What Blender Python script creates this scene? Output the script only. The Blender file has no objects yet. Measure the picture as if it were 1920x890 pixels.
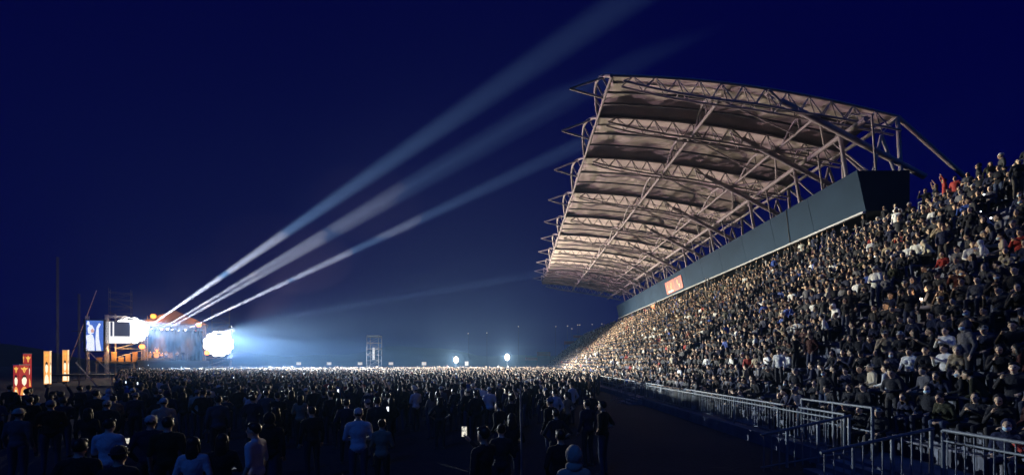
import bpy, math, random
import numpy as np
from mathutils import Vector, Matrix
R = math.radians
random.seed(7)
rng = np.random.default_rng(7)
scn = bpy.context.scene
COL = scn.collection

# ------------------------------------------------------------------ camera
CAM = Vector((0, 0, 2.7)); PITCH = 0.0; YAW = R(0.64); HOR = 679.0; F = 810.0
cam = bpy.data.objects.new('camera', bpy.data.cameras.new('camera')); COL.objects.link(cam)
cam.location = CAM; cam.rotation_euler = (R(90) + PITCH, 0, YAW)
cam.data.shift_y = (HOR - 445) / 1920   # a shifted wide lens: level camera, uprights stay upright
cam.data.sensor_width = 36; cam.data.lens = F / 1920 * 36
cam.data.clip_start = 0.05; cam.data.clip_end = 4000
scn.camera = cam
CM = cam.rotation_euler.to_matrix()
def ray(px, py):
    return CM @ Vector(((px - 960) / F, (HOR - py) / F, -1))
def at_y(px, py, Y):
    d = ray(px, py); return CAM + d * (Y / d.y)
def at_z(px, py, Z):
    d = ray(px, py); return CAM + d * ((Z - CAM.z) / d.z)
CMI = CM.inverted()
def project(p):
    q = CMI @ (Vector(p) - CAM)
    if q.z > -0.1: return None
    return 960 + q.x / -q.z * F, HOR - q.y / -q.z * F, -q.z

# ------------------------------------------------------------------ mesh builder
class MB:
    def __init__(s): s.v = []; s.f = []; s.sm = []; s.mi = []
    def add(s, vs, fs, smooth=False, mi=0):
        b = len(s.v); s.v.extend([tuple(v) for v in vs])
        for f in fs:
            s.f.append([b + i for i in f]); s.sm.append(smooth); s.mi.append(mi)
    def box(s, x0, x1, y0, y1, z0, z1, mi=0):
        s.add([(x0,y0,z0),(x1,y0,z0),(x1,y1,z0),(x0,y1,z0),(x0,y0,z1),(x1,y0,z1),(x1,y1,z1),(x0,y1,z1)],
              [(0,3,2,1),(4,5,6,7),(0,1,5,4),(1,2,6,5),(2,3,7,6),(3,0,4,7)], False, mi)
    def obox(s, c, sx, sy, sz, rot=0.0, mi=0, tilt=0.0):
        m = Matrix.Rotation(rot, 3, 'Z') @ Matrix.Rotation(tilt, 3, 'X')
        vs = []
        for dz in (-.5, .5):
            for dx, dy in ((-.5,-.5),(.5,-.5),(.5,.5),(-.5,.5)):
                vs.append(Vector(c) + m @ Vector((dx*sx, dy*sy, dz*sz)))
        s.add(vs, [(0,3,2,1),(4,5,6,7),(0,1,5,4),(1,2,6,5),(2,3,7,6),(3,0,4,7)], False, mi)
    def tube(s, pts, r, n=8, mi=0, r2=None, caps=True):
        P = [Vector(p) for p in pts]; L = len(P)
        if r2 is None: r2 = r
        ref = None; vs = []
        for i, p in enumerate(P):
            t = (P[min(i+1, L-1)] - P[max(i-1, 0)])
            if t.length < 1e-9: t = Vector((0,0,1))
            t.normalize()
            if ref is None or abs(ref.dot(t)) > .95:
                ref = Vector((0,0,1)) if abs(t.z) < .9 else Vector((1,0,0))
            a = t.cross(ref).normalized(); b = t.cross(a)
            rr = r + (r2 - r) * i / max(1, L - 1)
            for k in range(n):
                an = 2 * math.pi * k / n
                vs.append(p + a * (rr * math.cos(an)) + b * (rr * math.sin(an)))
        fs = [(i*n+k, i*n+(k+1) % n, (i+1)*n+(k+1) % n, (i+1)*n+k) for i in range(L-1) for k in range(n)]
        s.add(vs, fs, True, mi)
        if caps:
            s.add(vs[:n], [tuple(range(n))[::-1]], False, mi); s.add(vs[-n:], [tuple(range(n))], False, mi)
    def ell(s, c, rad, nu=14, nv=9, mi=0, rot=None):
        vs = []; c = Vector(c)
        for j in range(nv + 1):
            th = math.pi * j / nv
            for i in range(nu):
                ph = 2 * math.pi * i / nu
                d = Vector((rad[0]*math.sin(th)*math.cos(ph), rad[1]*math.sin(th)*math.sin(ph), rad[2]*math.cos(th)))
                vs.append(c + (rot @ d if rot else d))
        fs = []
        for j in range(nv):
            for i in range(nu):
                a, b2 = j*nu+i, j*nu+(i+1) % nu
                if j == 0: fs.append((j*nu, (j+1)*nu+i, (j+1)*nu+(i+1) % nu)) if False else fs.append((a, (j+1)*nu+i, (j+1)*nu+(i+1) % nu, b2))
                else: fs.append((a, (j+1)*nu+i, (j+1)*nu+(i+1) % nu, b2))
        s.add(vs, fs, True, mi)
    def caps(s, p, q, r1, r2, n=10, mi=0):
        """closed tapered capsule"""
        p, q = Vector(p), Vector(q); t = (q - p).normalized()
        ref = Vector((0,0,1)) if abs(t.z) < .9 else Vector((1,0,0))
        a = t.cross(ref).normalized(); b = t.cross(a)
        rings = []
        for k in (-80, -45, 0): rings.append((p + t * (r1*math.sin(R(k))), r1*math.cos(R(k))))
        for k in (0, 45, 80): rings.append((q + t * (r2*math.sin(R(k))), r2*math.cos(R(k))))
        vs = [c + a*(rr*math.cos(2*math.pi*k/n)) + b*(rr*math.sin(2*math.pi*k/n)) for c, rr in rings for k in range(n)]
        fs = [(i*n+k, i*n+(k+1) % n, (i+1)*n+(k+1) % n, (i+1)*n+k) for i in range(5) for k in range(n)]
        fs += [tuple(range(n))[::-1], tuple(range(5*n, 6*n))]
        s.add(vs, fs, True, mi)
    def mesh(s, name, mats):
        me = bpy.data.meshes.new(name); me.from_pydata(s.v, [], s.f)
        me.polygons.foreach_set('use_smooth', s.sm); me.polygons.foreach_set('material_index', s.mi)
        for m in (mats if isinstance(mats, (list, tuple)) else [mats]): me.materials.append(m)
        me.update(); return me
    def build(s, name, mats, parent=None):
        o = bpy.data.objects.new(name, s.mesh(name, mats)); COL.objects.link(o)
        if parent is not None: o.parent = parent
        return o
def tag(o, label, cat=None, group=None, kind=None):
    if label: o['label'] = label
    if cat: o['category'] = cat
    if group: o['group'] = group
    if kind: o['kind'] = kind
    return o
def thing(name, label, cat, loc=(0,0,0), rz=0.0, group=None):
    o = bpy.data.objects.new(name, None); COL.objects.link(o); o.location = loc; o.rotation_euler = (0,0,rz)
    return tag(o, label, cat, group)
def children(o): return [c for c in bpy.data.objects if c.parent == o]

# ------------------------------------------------------------------ materials
def newmat(name):
    m = bpy.data.materials.new(name); m.use_nodes = True; nt = m.node_tree
    return m, nt, nt.nodes['Principled BSDF']
def mat(name, c, rough=.7, metal=0.0, var=.25, scale=3.0, bump=.0, bscale=30.0, spec=.3):
    m, nt, b = newmat(name); N = nt.nodes; L = nt.links
    tc = N.new('ShaderNodeTexCoord')
    nz = N.new('ShaderNodeTexNoise'); nz.inputs['Scale'].default_value = scale; nz.inputs['Detail'].default_value = 5
    L.new(tc.outputs['Object'], nz.inputs['Vector'])
    r = N.new('ShaderNodeValToRGB'); L.new(nz.outputs['Fac'], r.inputs['Fac'])
    r.color_ramp.elements[0].position = .3; r.color_ramp.elements[1].position = .7
    r.color_ramp.elements[0].color = (*[x*(1-var) for x in c], 1); r.color_ramp.elements[1].color = (*[min(1, x*(1+var)) for x in c], 1)
    L.new(r.outputs['Color'], b.inputs['Base Color'])
    b.inputs['Roughness'].default_value = rough; b.inputs['Metallic'].default_value = metal
    b.inputs['Specular IOR Level'].default_value = spec
    if bump:
        n2 = N.new('ShaderNodeTexNoise'); n2.inputs['Scale'].default_value = bscale; n2.inputs['Detail'].default_value = 4
        L.new(tc.outputs['Object'], n2.inputs['Vector'])
        bp = N.new('ShaderNodeBump'); bp.inputs['Strength'].default_value = bump; bp.inputs['Distance'].default_value = .02
        L.new(n2.outputs['Fac'], bp.inputs['Height']); L.new(bp.outputs['Normal'], b.inputs['Normal'])
    return m
def emat(name, c, strength, sample=False, base=(.1,.1,.1)):
    m, nt, b = newmat(name)
    b.inputs['Base Color'].default_value = (*base, 1)
    b.inputs['Emission Color'].default_value = (*c, 1); b.inputs['Emission Strength'].default_value = strength
    if not sample: m.cycles.emission_sampling = 'NONE'
    return m
M = {}
M['concrete'] = mat('concrete', (.13,.14,.18), .9, 0, .25, 1.5, .4, 20)
M['steel'] = mat('painted_steel', (.31,.28,.29), .6, .0, .12, 2)
M['darksteel'] = mat('dark_steel', (.07,.075,.10), .6, .0, .15, 2)  # darker steel tone for the secondary purlins
M['galv'] = mat('galvanised_rail', (.13,.15,.18), .55, .2, .15, 6)
M['membrane'] = mat('membrane_fabric', (.58,.50,.48), .75, 0, .16, .9, .25, 2.5)
M['fascia'] = mat('fascia_sheet', (.02,.04,.072), .75, .0, .12, .35, .1, 1.2, .05)
M['darkpanel'] = mat('dark_cladding', (.012,.014,.025), .8, 0, .3, .6)
M['trim'] = mat('bright_trim', (.42,.42,.44), .35, .3, .1, 2)
M['bench'] = mat('bench_board', (.12,.12,.15), .7, 0, .3, 4)
M['truss'] = mat('aluminium_truss', (.5,.5,.52), .35, .6, .15, 5)
M['scaff'] = mat('scaffold_tube', (.42,.38,.34), .5, .3, .3, 4)
M['black'] = mat('black_paint', (.015,.015,.018), .6, 0, .3, 6)
M['stagecloth'] = mat('stage_drape', (.012,.012,.016), .9, 0, .4, 1.2)
M['deck'] = mat('stage_deck', (.035,.03,.028), .6, 0, .3, 3)
M['canvas'] = mat('stage_roof_canvas', (.35,.28,.24), .8, 0, .25, .8)
M['redpaint'] = mat('red_paint', (.32,.02,.015), .6, 0, .25, 1)
M['gold'] = mat('drum_shell', (.34,.19,.08), .4, .2, .2, 6)
M['cymbal'] = mat('cymbal_brass', (.7,.5,.2), .25, .9, .15, 6)
M['white'] = mat('white_sheet', (.75,.75,.73), .6, 0, .08, 2)

# ground
def ground_mat():
    m, nt, b = newmat('trodden_grass'); N = nt.nodes; L = nt.links
    tc = N.new('ShaderNodeTexCoord')
    a = N.new('ShaderNodeTexNoise'); a.inputs['Scale'].default_value = .15; a.inputs['Detail'].default_value = 6
    f = N.new('ShaderNodeTexNoise'); f.inputs['Scale'].default_value = 9; f.inputs['Detail'].default_value = 6
    for n in (a, f): L.new(tc.outputs['Object'], n.inputs['Vector'])
    r = N.new('ShaderNodeValToRGB'); L.new(a.outputs['Fac'], r.inputs['Fac'])
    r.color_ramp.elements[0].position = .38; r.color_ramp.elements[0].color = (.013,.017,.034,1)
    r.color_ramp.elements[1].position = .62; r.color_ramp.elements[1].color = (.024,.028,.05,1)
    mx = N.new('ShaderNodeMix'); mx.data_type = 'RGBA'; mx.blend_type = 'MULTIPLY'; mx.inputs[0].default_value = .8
    L.new(r.outputs['Color'], mx.inputs[6]); L.new(f.outputs['Color'], mx.inputs[7]); L.new(mx.outputs[2], b.inputs['Base Color'])
    b.inputs['Roughness'].default_value = .95
    bp = N.new('ShaderNodeBump'); bp.inputs['Strength'].default_value = .6; bp.inputs['Distance'].default_value = .05
    L.new(f.outputs['Fac'], bp.inputs['Height']); L.new(bp.outputs['Normal'], b.inputs['Normal'])
    return m
g = MB(); g.add([(-1500,-300,0),(1500,-300,0),(1500,1500,0),(-1500,1500,0)], [(0,1,2,3)])
tag(g.build('ground', ground_mat()), None, kind='structure')

# hills on the skyline
hm = mat('hill_scrub', (.02,.028,.018), 1, 0, .4, .02)
h = MB(); n = 90; vs = []; fs = []
for j, (rr, hh) in enumerate(((430, 0.0), (520, .45), (640, 1.0), (800, .7))):
    for i in range(n + 1):
        a = R(-75 + 150 * i / n)
        z = (26 + 12*math.sin(i*.21) + 7*math.sin(i*.53+1) + 3*math.sin(i*1.3)) * (.75 - .35*i/n)
        vs.append((math.sin(a)*rr, math.cos(a)*rr, -1 + z*hh))
for j in range(3):
    for i in range(n):
        fs.append((j*(n+1)+i, j*(n+1)+i+1, (j+1)*(n+1)+i+1, (j+1)*(n+1)+i))
h.add(vs, fs, True); tag(h.build('hills', hm), None, kind='structure')

# ------------------------------------------------------------------ grandstand
XR, X0, RUN, RISE, ROWS, Z0 = 8.2, 8.9, .626, .517, 19, .4
YA, YB = -6.0, 140.0
XT = X0 + RUN*ROWS; ZT = Z0 + RISE*ROWS
stand = thing('grandstand', 'long grey concrete grandstand packed with seated people under a white fabric canopy', 'grandstand', (14, 60, 0))
def sb(mb, name, m, parent=None):
    o = mb.build(name, m); p = parent or stand
    o.parent = p
    o.matrix_parent_inverse = Matrix.Translation(-Vector((14, 60, 0))) if p is stand else Matrix.Identity(4)
    return o
t = MB(); prof = [(8.0, 0), (8.0, Z0), (X0, Z0)]
for i in range(ROWS):
    prof += [(X0 + RUN*(i+1) - .002*i, Z0 + RISE*i), (X0 + RUN*(i+1), Z0 + RISE*(i+1))]
prof += [(XT + 1.6, ZT), (XT + 1.6, 0)]
vs = [(x, YA, z) for x, z in prof] + [(x, YB, z) for x, z in prof]; k = len(prof)
t.add(vs, [(i, i+1, k+i+1, k+i) for i in range(k-1)] + [tuple(range(k))[::-1], tuple(range(k, 2*k))])
sb(t, 'terrace', M['concrete'])
AISLES = [-2.0, 16.6, 29.4, 46, 64, 82, 100, 118, 134]
edges = [YA] + AISLES + [YB]
for i in range(ROWS):
    b = MB(); z = Z0 + RISE*i + .40; x = X0 + RUN*i + .35
    for a, c in zip(edges[:-1], edges[1:]):
        b.box(x, x + .26, a + .6, c - .6, z, z + .045)
        yy = a + .8
        while yy < c - .6: b.box(x + .08, x + .16, yy, yy + .05, z - .395, z); yy += 2.4
    sb(b, 'bench', M['bench'])
for a in AISLES:
    b = MB()
    for i in range(ROWS):
        b.box(X0 + RUN*i + .31, X0 + RUN*(i+1) - .003, a - .5, a + .5, Z0 + RISE*i + .003, Z0 + RISE*i + .25)
    sb(b, 'aisle_steps', M['concrete'])
LEAN0 = .55
# long press box whose front is the smooth fascia
PX, PY0, PY1, PZ0, PZ1 = 21.0, 26.2, 89.0, 11.8, 14.25
b = MB(); b.add([(PX + .08 - (LEAN0 if z > 13 else 0) if q < .5 else PX + 2.6, y, z) for z in (PZ0, PZ1 - .03) for q, y in ((0, PY0 + .02), (1, PY0 + .02), (1, PY1 - .02), (0, PY1 - .02))], [(0,3,2,1),(4,5,6,7),(0,1,5,4),(1,2,6,5),(2,3,7,6),(3,0,4,7)]); sb(b, 'press_box', M['darkpanel'])
b = MB()
ys = [PY0 + (PY1-PY0)*i/14 for i in range(15)]
LEANX = .55                       # the fascia leans out over the rows
for a, c in zip(ys[:-1], ys[1:]):
    xo = -.004*random.random(); ya_, yc_ = a + .015, c - .015
    vs = [(PX + xo + e - (LEANX if z == PZ1 else 0), y, z) for z in (PZ0 - .05, PZ1) for e, y in ((0, ya_), (.06, ya_), (.06, yc_), (0, yc_))]
    b.add(vs, [(0,3,2,1),(4,5,6,7),(0,1,5,4),(1,2,6,5),(2,3,7,6),(3,0,4,7)])
sb(b, 'fascia_panel', M['fascia'])
b = MB(); b.tube([(PX - LEANX - .03, 33, PZ1), (PX - .035, 33.4, PZ0 - .1)], .025, 6); b.tube([(PX - .035, 33.4, PZ0 - .1), (PX - .03, 33.2, PZ0 - .9)], .025, 6); sb(b, 'cable', M['black'])
b = MB(); b.box(PX - .22, PX - .04, PY0, PY1, PZ0 - .14, PZ0 - .03); sb(b, 'fascia_ledge', M['trim'])
FY = [27.4, 32, 38.3, 46.2, 53.8, 61.5, 69.3, 77, 84.7, 92.4, 100]
for y in FY[:9]:
    b = MB(); b.tube([(PX + 1.2, y + .3, ZT), (PX + 1.2, y + .3, PZ0)], .16, 10); sb(b, 'press_box_leg', M['steel'])
# canopy
def zr(x):
    s = (x - 6.0) / 17.9
    return 20.8 - 2.7*s + .57*4*s*(1-s)
canopy = MB()
for rad, x, dz in ((.17, 21.0, -1.5),):
    canopy.tube([(x, FY[0] - 1.2, zr(x) + dz), (x, FY[-1], zr(x) + dz)], rad, 10)
canopy.tube([(23.9, FY[0], zr(23.9)), (23.9, FY[-1], zr(23.9))], .13, 8)
canopy = sb(canopy, 'canopy', M['steel'])
CZ = 18
def cp(mb, name, m): return sb(mb, name, m, canopy)
XS = [6 + 17.9*i/26 for i in range(27)]
ARC = .42
for bi, (ya, yb) in enumerate(zip(FY[:-1], FY[1:])):
    w = yb - ya; m = MB(); nY = 16; vs = []; fs = []
    for i, x in enumerate(XS):
        for j in range(nY + 1):
            s = j / nY
            # arched up between the frames, a little uneven
            d = math.sin(math.pi*s**1.5)
            up = ARC*(d*.8 + .2*(1 - abs(2*s**1.5 - 1))) + .08*d*math.sin(x*1.7 + bi) + .05*d*math.sin(x*.6 + 2.1*bi)
            vs.append((x, ya + w*s, zr(x) + .1 + up))
    W = nY + 1
    fs = [(i*W+j, (i+1)*W+j, (i+1)*W+j+1, i*W+j+1) for i in range(len(XS)-1) for j in range(nY)]
    m.add(vs, fs, True); o = cp(m, 'membrane', M['membrane'])
    sm = o.modifiers.new('thickness', 'SOLIDIFY'); sm.thickness = .03; sm.offset = 1
    ym = (ya + yb) / 2
    c = MB(); c.tube([(x, ym, zr(x) + ARC + .02) for x in XS[::3]], .055, 6); cp(c, 'ridge_cable', M['steel'])
    for q in (.35, .68):
        c = MB(); up_ = ARC*math.sin(math.pi*q**1.5) - .28
        c.tube([(x, ya + w*q, zr(x) + up_) for x in XS[::2]], .07 , 6)
        cp(c, 'secondary_purlin', M['darksteel'])
    # straight edge tube, bulging arch and outrigger spike at the tip
    c = MB(); c.tube([(6.0, ya, zr(6)), (6.0, yb, zr(6))], .10, 8)
    c.tube([(6.0 - .55*math.sin(math.pi*q/12), ya + w*q/12, zr(6) + 1.05*math.sin(math.pi*q/12)) for q in range(13)], .11, 8)
    for q in (3, 6, 9):
        e = math.sin(math.pi*q/12); c.tube([(6.0, ya + w*q/12, zr(6)), (6 - .55*e, ya + w*q/12, zr(6) + 1.05*e)], .06, 6)
    cp(c, 'edge_arch', M['steel'])
    c = MB(); tip = (3.6, ya + w*.42, zr(6) + .45)
    c.tube([(5.75, ya + w*.2, zr(6) + .55), tip], .075, 7); c.tube([(6.0, ya + w*.5, zr(6)), tip], .075, 7); cp(c, 'outrigger', M['steel'])
    for xx, amp, rad in ((12.8, .95, .12), (19.0, .8, .10)):
        c = MB(); zb = zr(xx) - 1.05
        c.tube([(xx, ya, zb), (xx, yb, zb)], rad, 8)
        c.tube([(xx - .15*math.sin(math.pi*q/10), ya + w*q/10*.8, zb + amp*math.sin(math.pi*q/10)) for q in range(11)], rad*.95, 8)
        for q in (2.5, 5, 7.5):
            c.tube([(xx, ya + w*q/10*.8, zb), (xx - .13, ya + w*q/10*.8, zb + amp*math.sin(math.pi*q/10))], .05, 6)
        cp(c, 'purlin_arch', M['steel'])
    # light bracing tubes from the purlin to the main beam
    c = MB(); c.tube([(19.0, ya, zr(19.0) - 1.05), (21, ym, zr(21) - 1.5)], .07, 6); c.tube([(19.0, yb, zr(19.0) - 1.05), (21, ym, zr(21) - 1.5)], .07, 6)
    c.tube([(12.8, ya, zr(12.8) - 1.05), (19.0, ym, zr(19.0) - 1.05)], .06, 6)
    cp(c, 'bracing', M['steel'])
for fi, y in enumerate(FY):
    T = MB(); dpt = lambda x: .25 + 1.0*math.sin(math.pi*min(1, max(0, (x-6)/17.9))**.8) + .75*max(0, (x-15)/9)
    top = [(x, y, zr(x) + .02) for x in XS]; T.tube(top, .085, 8)
    for off in (-.28, .28): T.tube([(x, y + off, zr(x) - dpt(x)) for x in XS[1:]], .065, 7)
    for i in range(1, len(XS) - 1, 1):
        x = XS[i]; x2 = XS[i+1]
        for off in (-.28, .28):
            if i % 2: T.tube([(x, y + off, zr(x) - dpt(x)), (x2, y, zr(x2))], .036, 5, caps=False)
            else: T.tube([(x, y, zr(x)), (x2, y + off, zr(x2) - dpt(x2))], .036, 5, caps=False)
        if i % 3 == 0: T.tube([(x, y - .28, zr(x) - dpt(x)), (x, y + .28, zr(x) - dpt(x))], .03, 5, caps=False)
    cp(T, 'roof_truss', M['steel'])
    if y < 90:
        S = MB()
        p0, p1 = Vector((25.6, y, 14.35)), Vector((15.9, y, zr(15.9) - .35))
        S.tube([p0, p0.lerp(p1, .93)], .18, 10)
        for o2 in (-.22, .22): S.tube([p0.lerp(p1, .93), p1 + Vector((-.1, o2, .15))], .07, 7)
        S.tube([p1 + Vector((-.1, -.22, .15)), p1 + Vector((-.1, .22, .15))], .07, 7)
        cp(S, 'strut', M['steel'])
        S = MB(); S.tube([(PX + .5, y + .9, PZ1 - .02), (20.75, y + .6, zr(21) - 1.5)], .12, 9); cp(S, 'column', M['steel'])
        S = MB(); S.tube([(22.3, y, PZ1 - .05), (22.9, y, zr(22.9) - 1.4)], .09, 8); S.tube([(23.9, y, PZ1 - .05), (22.9, y, zr(22.9) - 1.4)], .09, 8)
        for dy in (-1.6, 1.6):
            S.tube([(21.0, y + dy, zr(21) - 1.5), (22.6, y, PZ1)], .06, 6); S.tube([(21.0, y + dy, zr(21) - 1.5), (21.0, y, zr(21) - .6)], .06, 6)
        S.tube([(23.9, y, zr(23.9)), (24.3, y, PZ1 - 2.4)], .12, 9)
        cp(S, 'back_post', M['steel'])
        S = MB()
        d = Vector((28, y, 14.4)) - Vector((23.9, y, zr(23.9))); e = Vector((23.9, y, zr(23.9))) + d * 3.3
        S.tube([(23.9, y, zr(23.9)), (e.x, e.y, max(.0, e.z))], .13, 9); cp(S, 'tie_back', M['steel'])
# top-edge railing behind the last row
def railing(name, label, pts, hgt, post, infill, m=M['galv'], grp=None, mid=(.5,)):
    """pts: polyline of foot points; horizontal rails, posts as parts"""
    P = [Vector(p) for p in pts]
    r = thing(name, label, 'railing', P[0], 0, grp); o0 = P[0]
    up = Vector((0,0,hgt))
    a = MB(); a.tube([p - o0 + up for p in P], .032, 8); a.build('top_rail', m, r)
    for q in mid:
        a = MB(); a.tube([p - o0 + up*q for p in P], .024, 7); a.build('mid_rail', m, r)
    bal = MB()
    for p, q in zip(P[:-1], P[1:]):
        L = (q - p).length; nn = max(1, round(L / post))
        for i in range(nn + 1):
            c = p.lerp(q, i / nn) - o0
            a = MB(); a.tube([c, c + up], .034, 8); a.build('post', m, r)
        if infill:
            nb = max(1, int(L / infill))
            for i in range(nb):
                c = p.lerp(q, (i + .5) / nb) - o0
                bal.tube([c + Vector((0,0,.06)), c + up*.96], .012, 5, caps=False)
    if bal.v: bal.build('baluster_infill', m, r)
    return r
railing('guard_railing', 'metal guard railing along the stand front between the two field stairs', [(XR, 10.9, Z0), (XR, 27.4, Z0)], 1.0, 2.6, .16, mid=(.12, .86))
railing('guard_railing', 'nearest metal guard railing of the stand front, beside the seated man at the picture corner', [(XR, .5, Z0), (XR, 8.4, Z0)], 1.0, 2.6, .16, mid=(.12, .8))
railing('guard_railing', 'far metal guard railing of the stand front beyond the second field stair', [(XR, 30.1, Z0), (XR, 139.5, Z0)], 1.0, 2.8, None, mid=(.45,))
railing('guard_railing', 'raised double bar handrail on the walkway above the nearest field stair', [(XR + .12, 10.2, Z0), (XR + .12, 12.7, Z0)], 1.24, 1.25, None, mid=(.55,))
railing('back_railing', 'double bar railing along the top of the stand right of the canopy', [(XT + 1.3, 3.0, ZT), (XT + 1.3, 24.0, ZT)], 1.25, 2.4, None, mid=(.55,))
railing('back_railing', 'top edge railing of the stand in the shadow under the press box', [(XT + 1.3, 25.0, ZT), (XT + 1.3, 139.0, ZT)], 1.2, 3.0, None, mid=(.55,))
def field_stair(yc, label, w=2.0, xend=6.0):
    s = thing('field_stair', label, 'stair', (8.0, yc, 0)); a = MB(); n = 3
    for i in range(n):
        x1 = -(i) * .32 - .004; a.box(-(i+1)*.32 - .004, x1 - .0, -w/2, w/2, 0.002, Z0 * (n - i) / (n + .6))
    a.build('steps', M['concrete'], s)
    for sy in (-1, 1):
        q = MB(); p0 = Vector((.2, sy*w/2, Z0)); p1 = Vector((xend - 8.0, sy*w/2, 0)); up = Vector((0,0,1.0))
        q.tube([p0 + up, p1 + up*.92], .035, 8); q.tube([p0 + up*.12, p1 + up*.12], .022, 6)
        for i in range(12):
            c = p0.lerp(p1, (i + .2) / 11.6); q.tube([c, c + up*(1 - .08*i/12)], .034 if i % 4 == 0 else .014, 6, caps=False)
        q.build('handrail', M['galv'], s)
field_stair(9.65, 'nearest steps from the stand walkway to the field with sloping barred handrails', 2.1)
field_stair(28.7, 'farther steps from the stand walkway to the field with sloping white barred handrails', 2.1, 6.4)

# ------------------------------------------------------------------ posters on and under the fascia
pr = emat('poster_red', (.55,.06,.03), .16, base=(.4,.05,.03)); po = emat('poster_orange', (.75,.22,.08), .18, base=(.5,.16,.06))  # faint glow put into the prints and banner cloth, no lamp inside
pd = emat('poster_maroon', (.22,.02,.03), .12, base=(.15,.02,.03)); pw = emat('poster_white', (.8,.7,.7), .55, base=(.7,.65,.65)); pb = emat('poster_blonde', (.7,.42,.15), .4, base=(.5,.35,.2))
a0 = at_y(1250, 540, 10); # direction only; find Y on the fascia plane
def on_fascia(px, py, x=PX - .3):
    d = ray(px, py); return CAM + d * ((x - CAM.x) / d.x)
c0, c1 = on_fascia(1279, 520), on_fascia(1249, 559)
y0, y1 = c0.y, c1.y; z0, z1 = PZ0 + .3, PZ1 - .55
pos = thing('poster', 'red poster with orange figures hung on the blue grey fascia', 'poster', (PX - .55*(z0 - PZ0)/(PZ1 - PZ0) - .03, y0, z0)); pos.rotation_euler = (0, -.2166, 0)
Wd, Hd = y1 - y0, z1 - z0
a = MB(); a.box(-.06, 0, 0, Wd, 0, Hd); a.build('board', pr, pos)
a = MB()
def fig(a, yc, zc, s, mi):
    pts = []
    for k in range(18):
        an = 2*math.pi*k/18; pts.append((yc + s*math.cos(an)*(.8 + .25*math.sin(3*an)), zc + s*1.3*math.sin(an)))
    n = len(pts)
    a.add([(-.075, y, z) for y, z in pts] + [(-.062, y, z) for y, z in pts], [tuple(range(n))] + [(i, n+i, n+(i+1) % n, (i+1) % n) for i in range(n)], False, mi)
a.box(-.068, -.060, Wd*.05, Wd*.45, Hd*.08, Hd*.95, 1)
fig(a, Wd*.25, Hd*.62, .28*Hd*.6, 0); fig(a, Wd*.18, Hd*.3, .12*Hd, 3); fig(a, Wd*.62, Hd*.64, .15*Hd, 0); fig(a, Wd*.66, Hd*.36, .2*Hd, 0); fig(a, Wd*.85, Hd*.6, .12*Hd, 0)
a.box(-.080, -.060, Wd*.58, Wd*.86, Hd*.06, Hd*.2, 2)
a.build('print', [po, pd, pw, pb], pos)
c = at_y(1262, 571, 66); s = thing('banner', 'small orange red banner hung above the top row under the fascia poster', 'banner', (PX - .3, 66, PZ0 - 1.55))
a = MB(); a.box(-.03, .03, -.9, .9, 0, 1.2); a.build('cloth', po, s); a = MB(); a.tube([(0,-1,1.23),(0,1,1.23)], .03, 6); a.tube([(0,-.95,1.23),(0,-.95,1.55)], .015, 5); a.tube([(0,.95,1.23),(0,.95,1.55)], .015, 5); a.build('rod', M['steel'], s)
for i, (x0, ya_, x1, yb_, Y) in enumerate(((1075,628,1094,633,215),(1058,639,1083,645,190),(1007,659,1032,667,165),(985,669,1008,675,150))):
    p, q = at_y(x0, yb_, Y), at_y(x1, ya_, Y)
    lab = ['highest red hoarding beyond the far end of the grandstand', 'second highest red hoarding beyond the far end of the grandstand', 'third red hoarding down beyond the far end of the grandstand', 'lowest red hoarding, low beside the crowd past the stand end'][i]
    s = thing('hoarding', lab, 'hoarding', (p.x, Y, 0), 0, 'red hoardings beyond the stand'); w = q.x - p.x
    a = MB(); a.box(0, w, 0, .12, p.z, q.z); a.build('board', M['redpaint'], s)
    for xx in (.1, w - .1):
        a = MB(); a.tube([(xx, .2, 0), (xx, .2, q.z)], .09, 6); a.build('leg', M['black'], s)

# ------------------------------------------------------------------ people
PERSON_TAGS = ['skin', 'top', 'trousers', 'shoe', 'dark', 'lip']
def pm_top():
    m, nt, b = newmat('person_top'); N = nt.nodes; L = nt.links
    oi = N.new('ShaderNodeObjectInfo'); tc = N.new('ShaderNodeTexCoord')
    nz = N.new('ShaderNodeTexNoise'); nz.inputs['Scale'].default_value = 7; nz.inputs['Detail'].default_value = 4; L.new(tc.outputs['Object'], nz.inputs['Vector'])
    mp = N.new('ShaderNodeMapRange'); mp.inputs['To Min'].default_value = .75; mp.inputs['To Max'].default_value = 1.2; L.new(nz.outputs['Fac'], mp.inputs['Value'])
    mx = N.new('ShaderNodeMix'); mx.data_type = 'RGBA'; mx.blend_type = 'MULTIPLY'; mx.inputs[0].default_value = 1
    L.new(oi.outputs['Color'], mx.inputs[6]); L.new(mp.outputs['Result'], mx.inputs[7]); L.new(mx.outputs[2], b.inputs['Base Color'])
    b.inputs['Roughness'].default_value = .85; b.inputs['Specular IOR Level'].default_value = .2
    bp = N.new('ShaderNodeBump'); bp.inputs['Strength'].default_value = .7; bp.inputs['Distance'].default_value = .03
    n2 = N.new('ShaderNodeTexNoise'); n2.inputs['Scale'].default_value = 9; n2.inputs['Distortion'].default_value = 1.5; L.new(tc.outputs['Object'], n2.inputs['Vector'])
    L.new(n2.outputs['Fac'], bp.inputs['Height']); L.new(bp.outputs['Normal'], b.inputs['Normal'])
    return m
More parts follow.
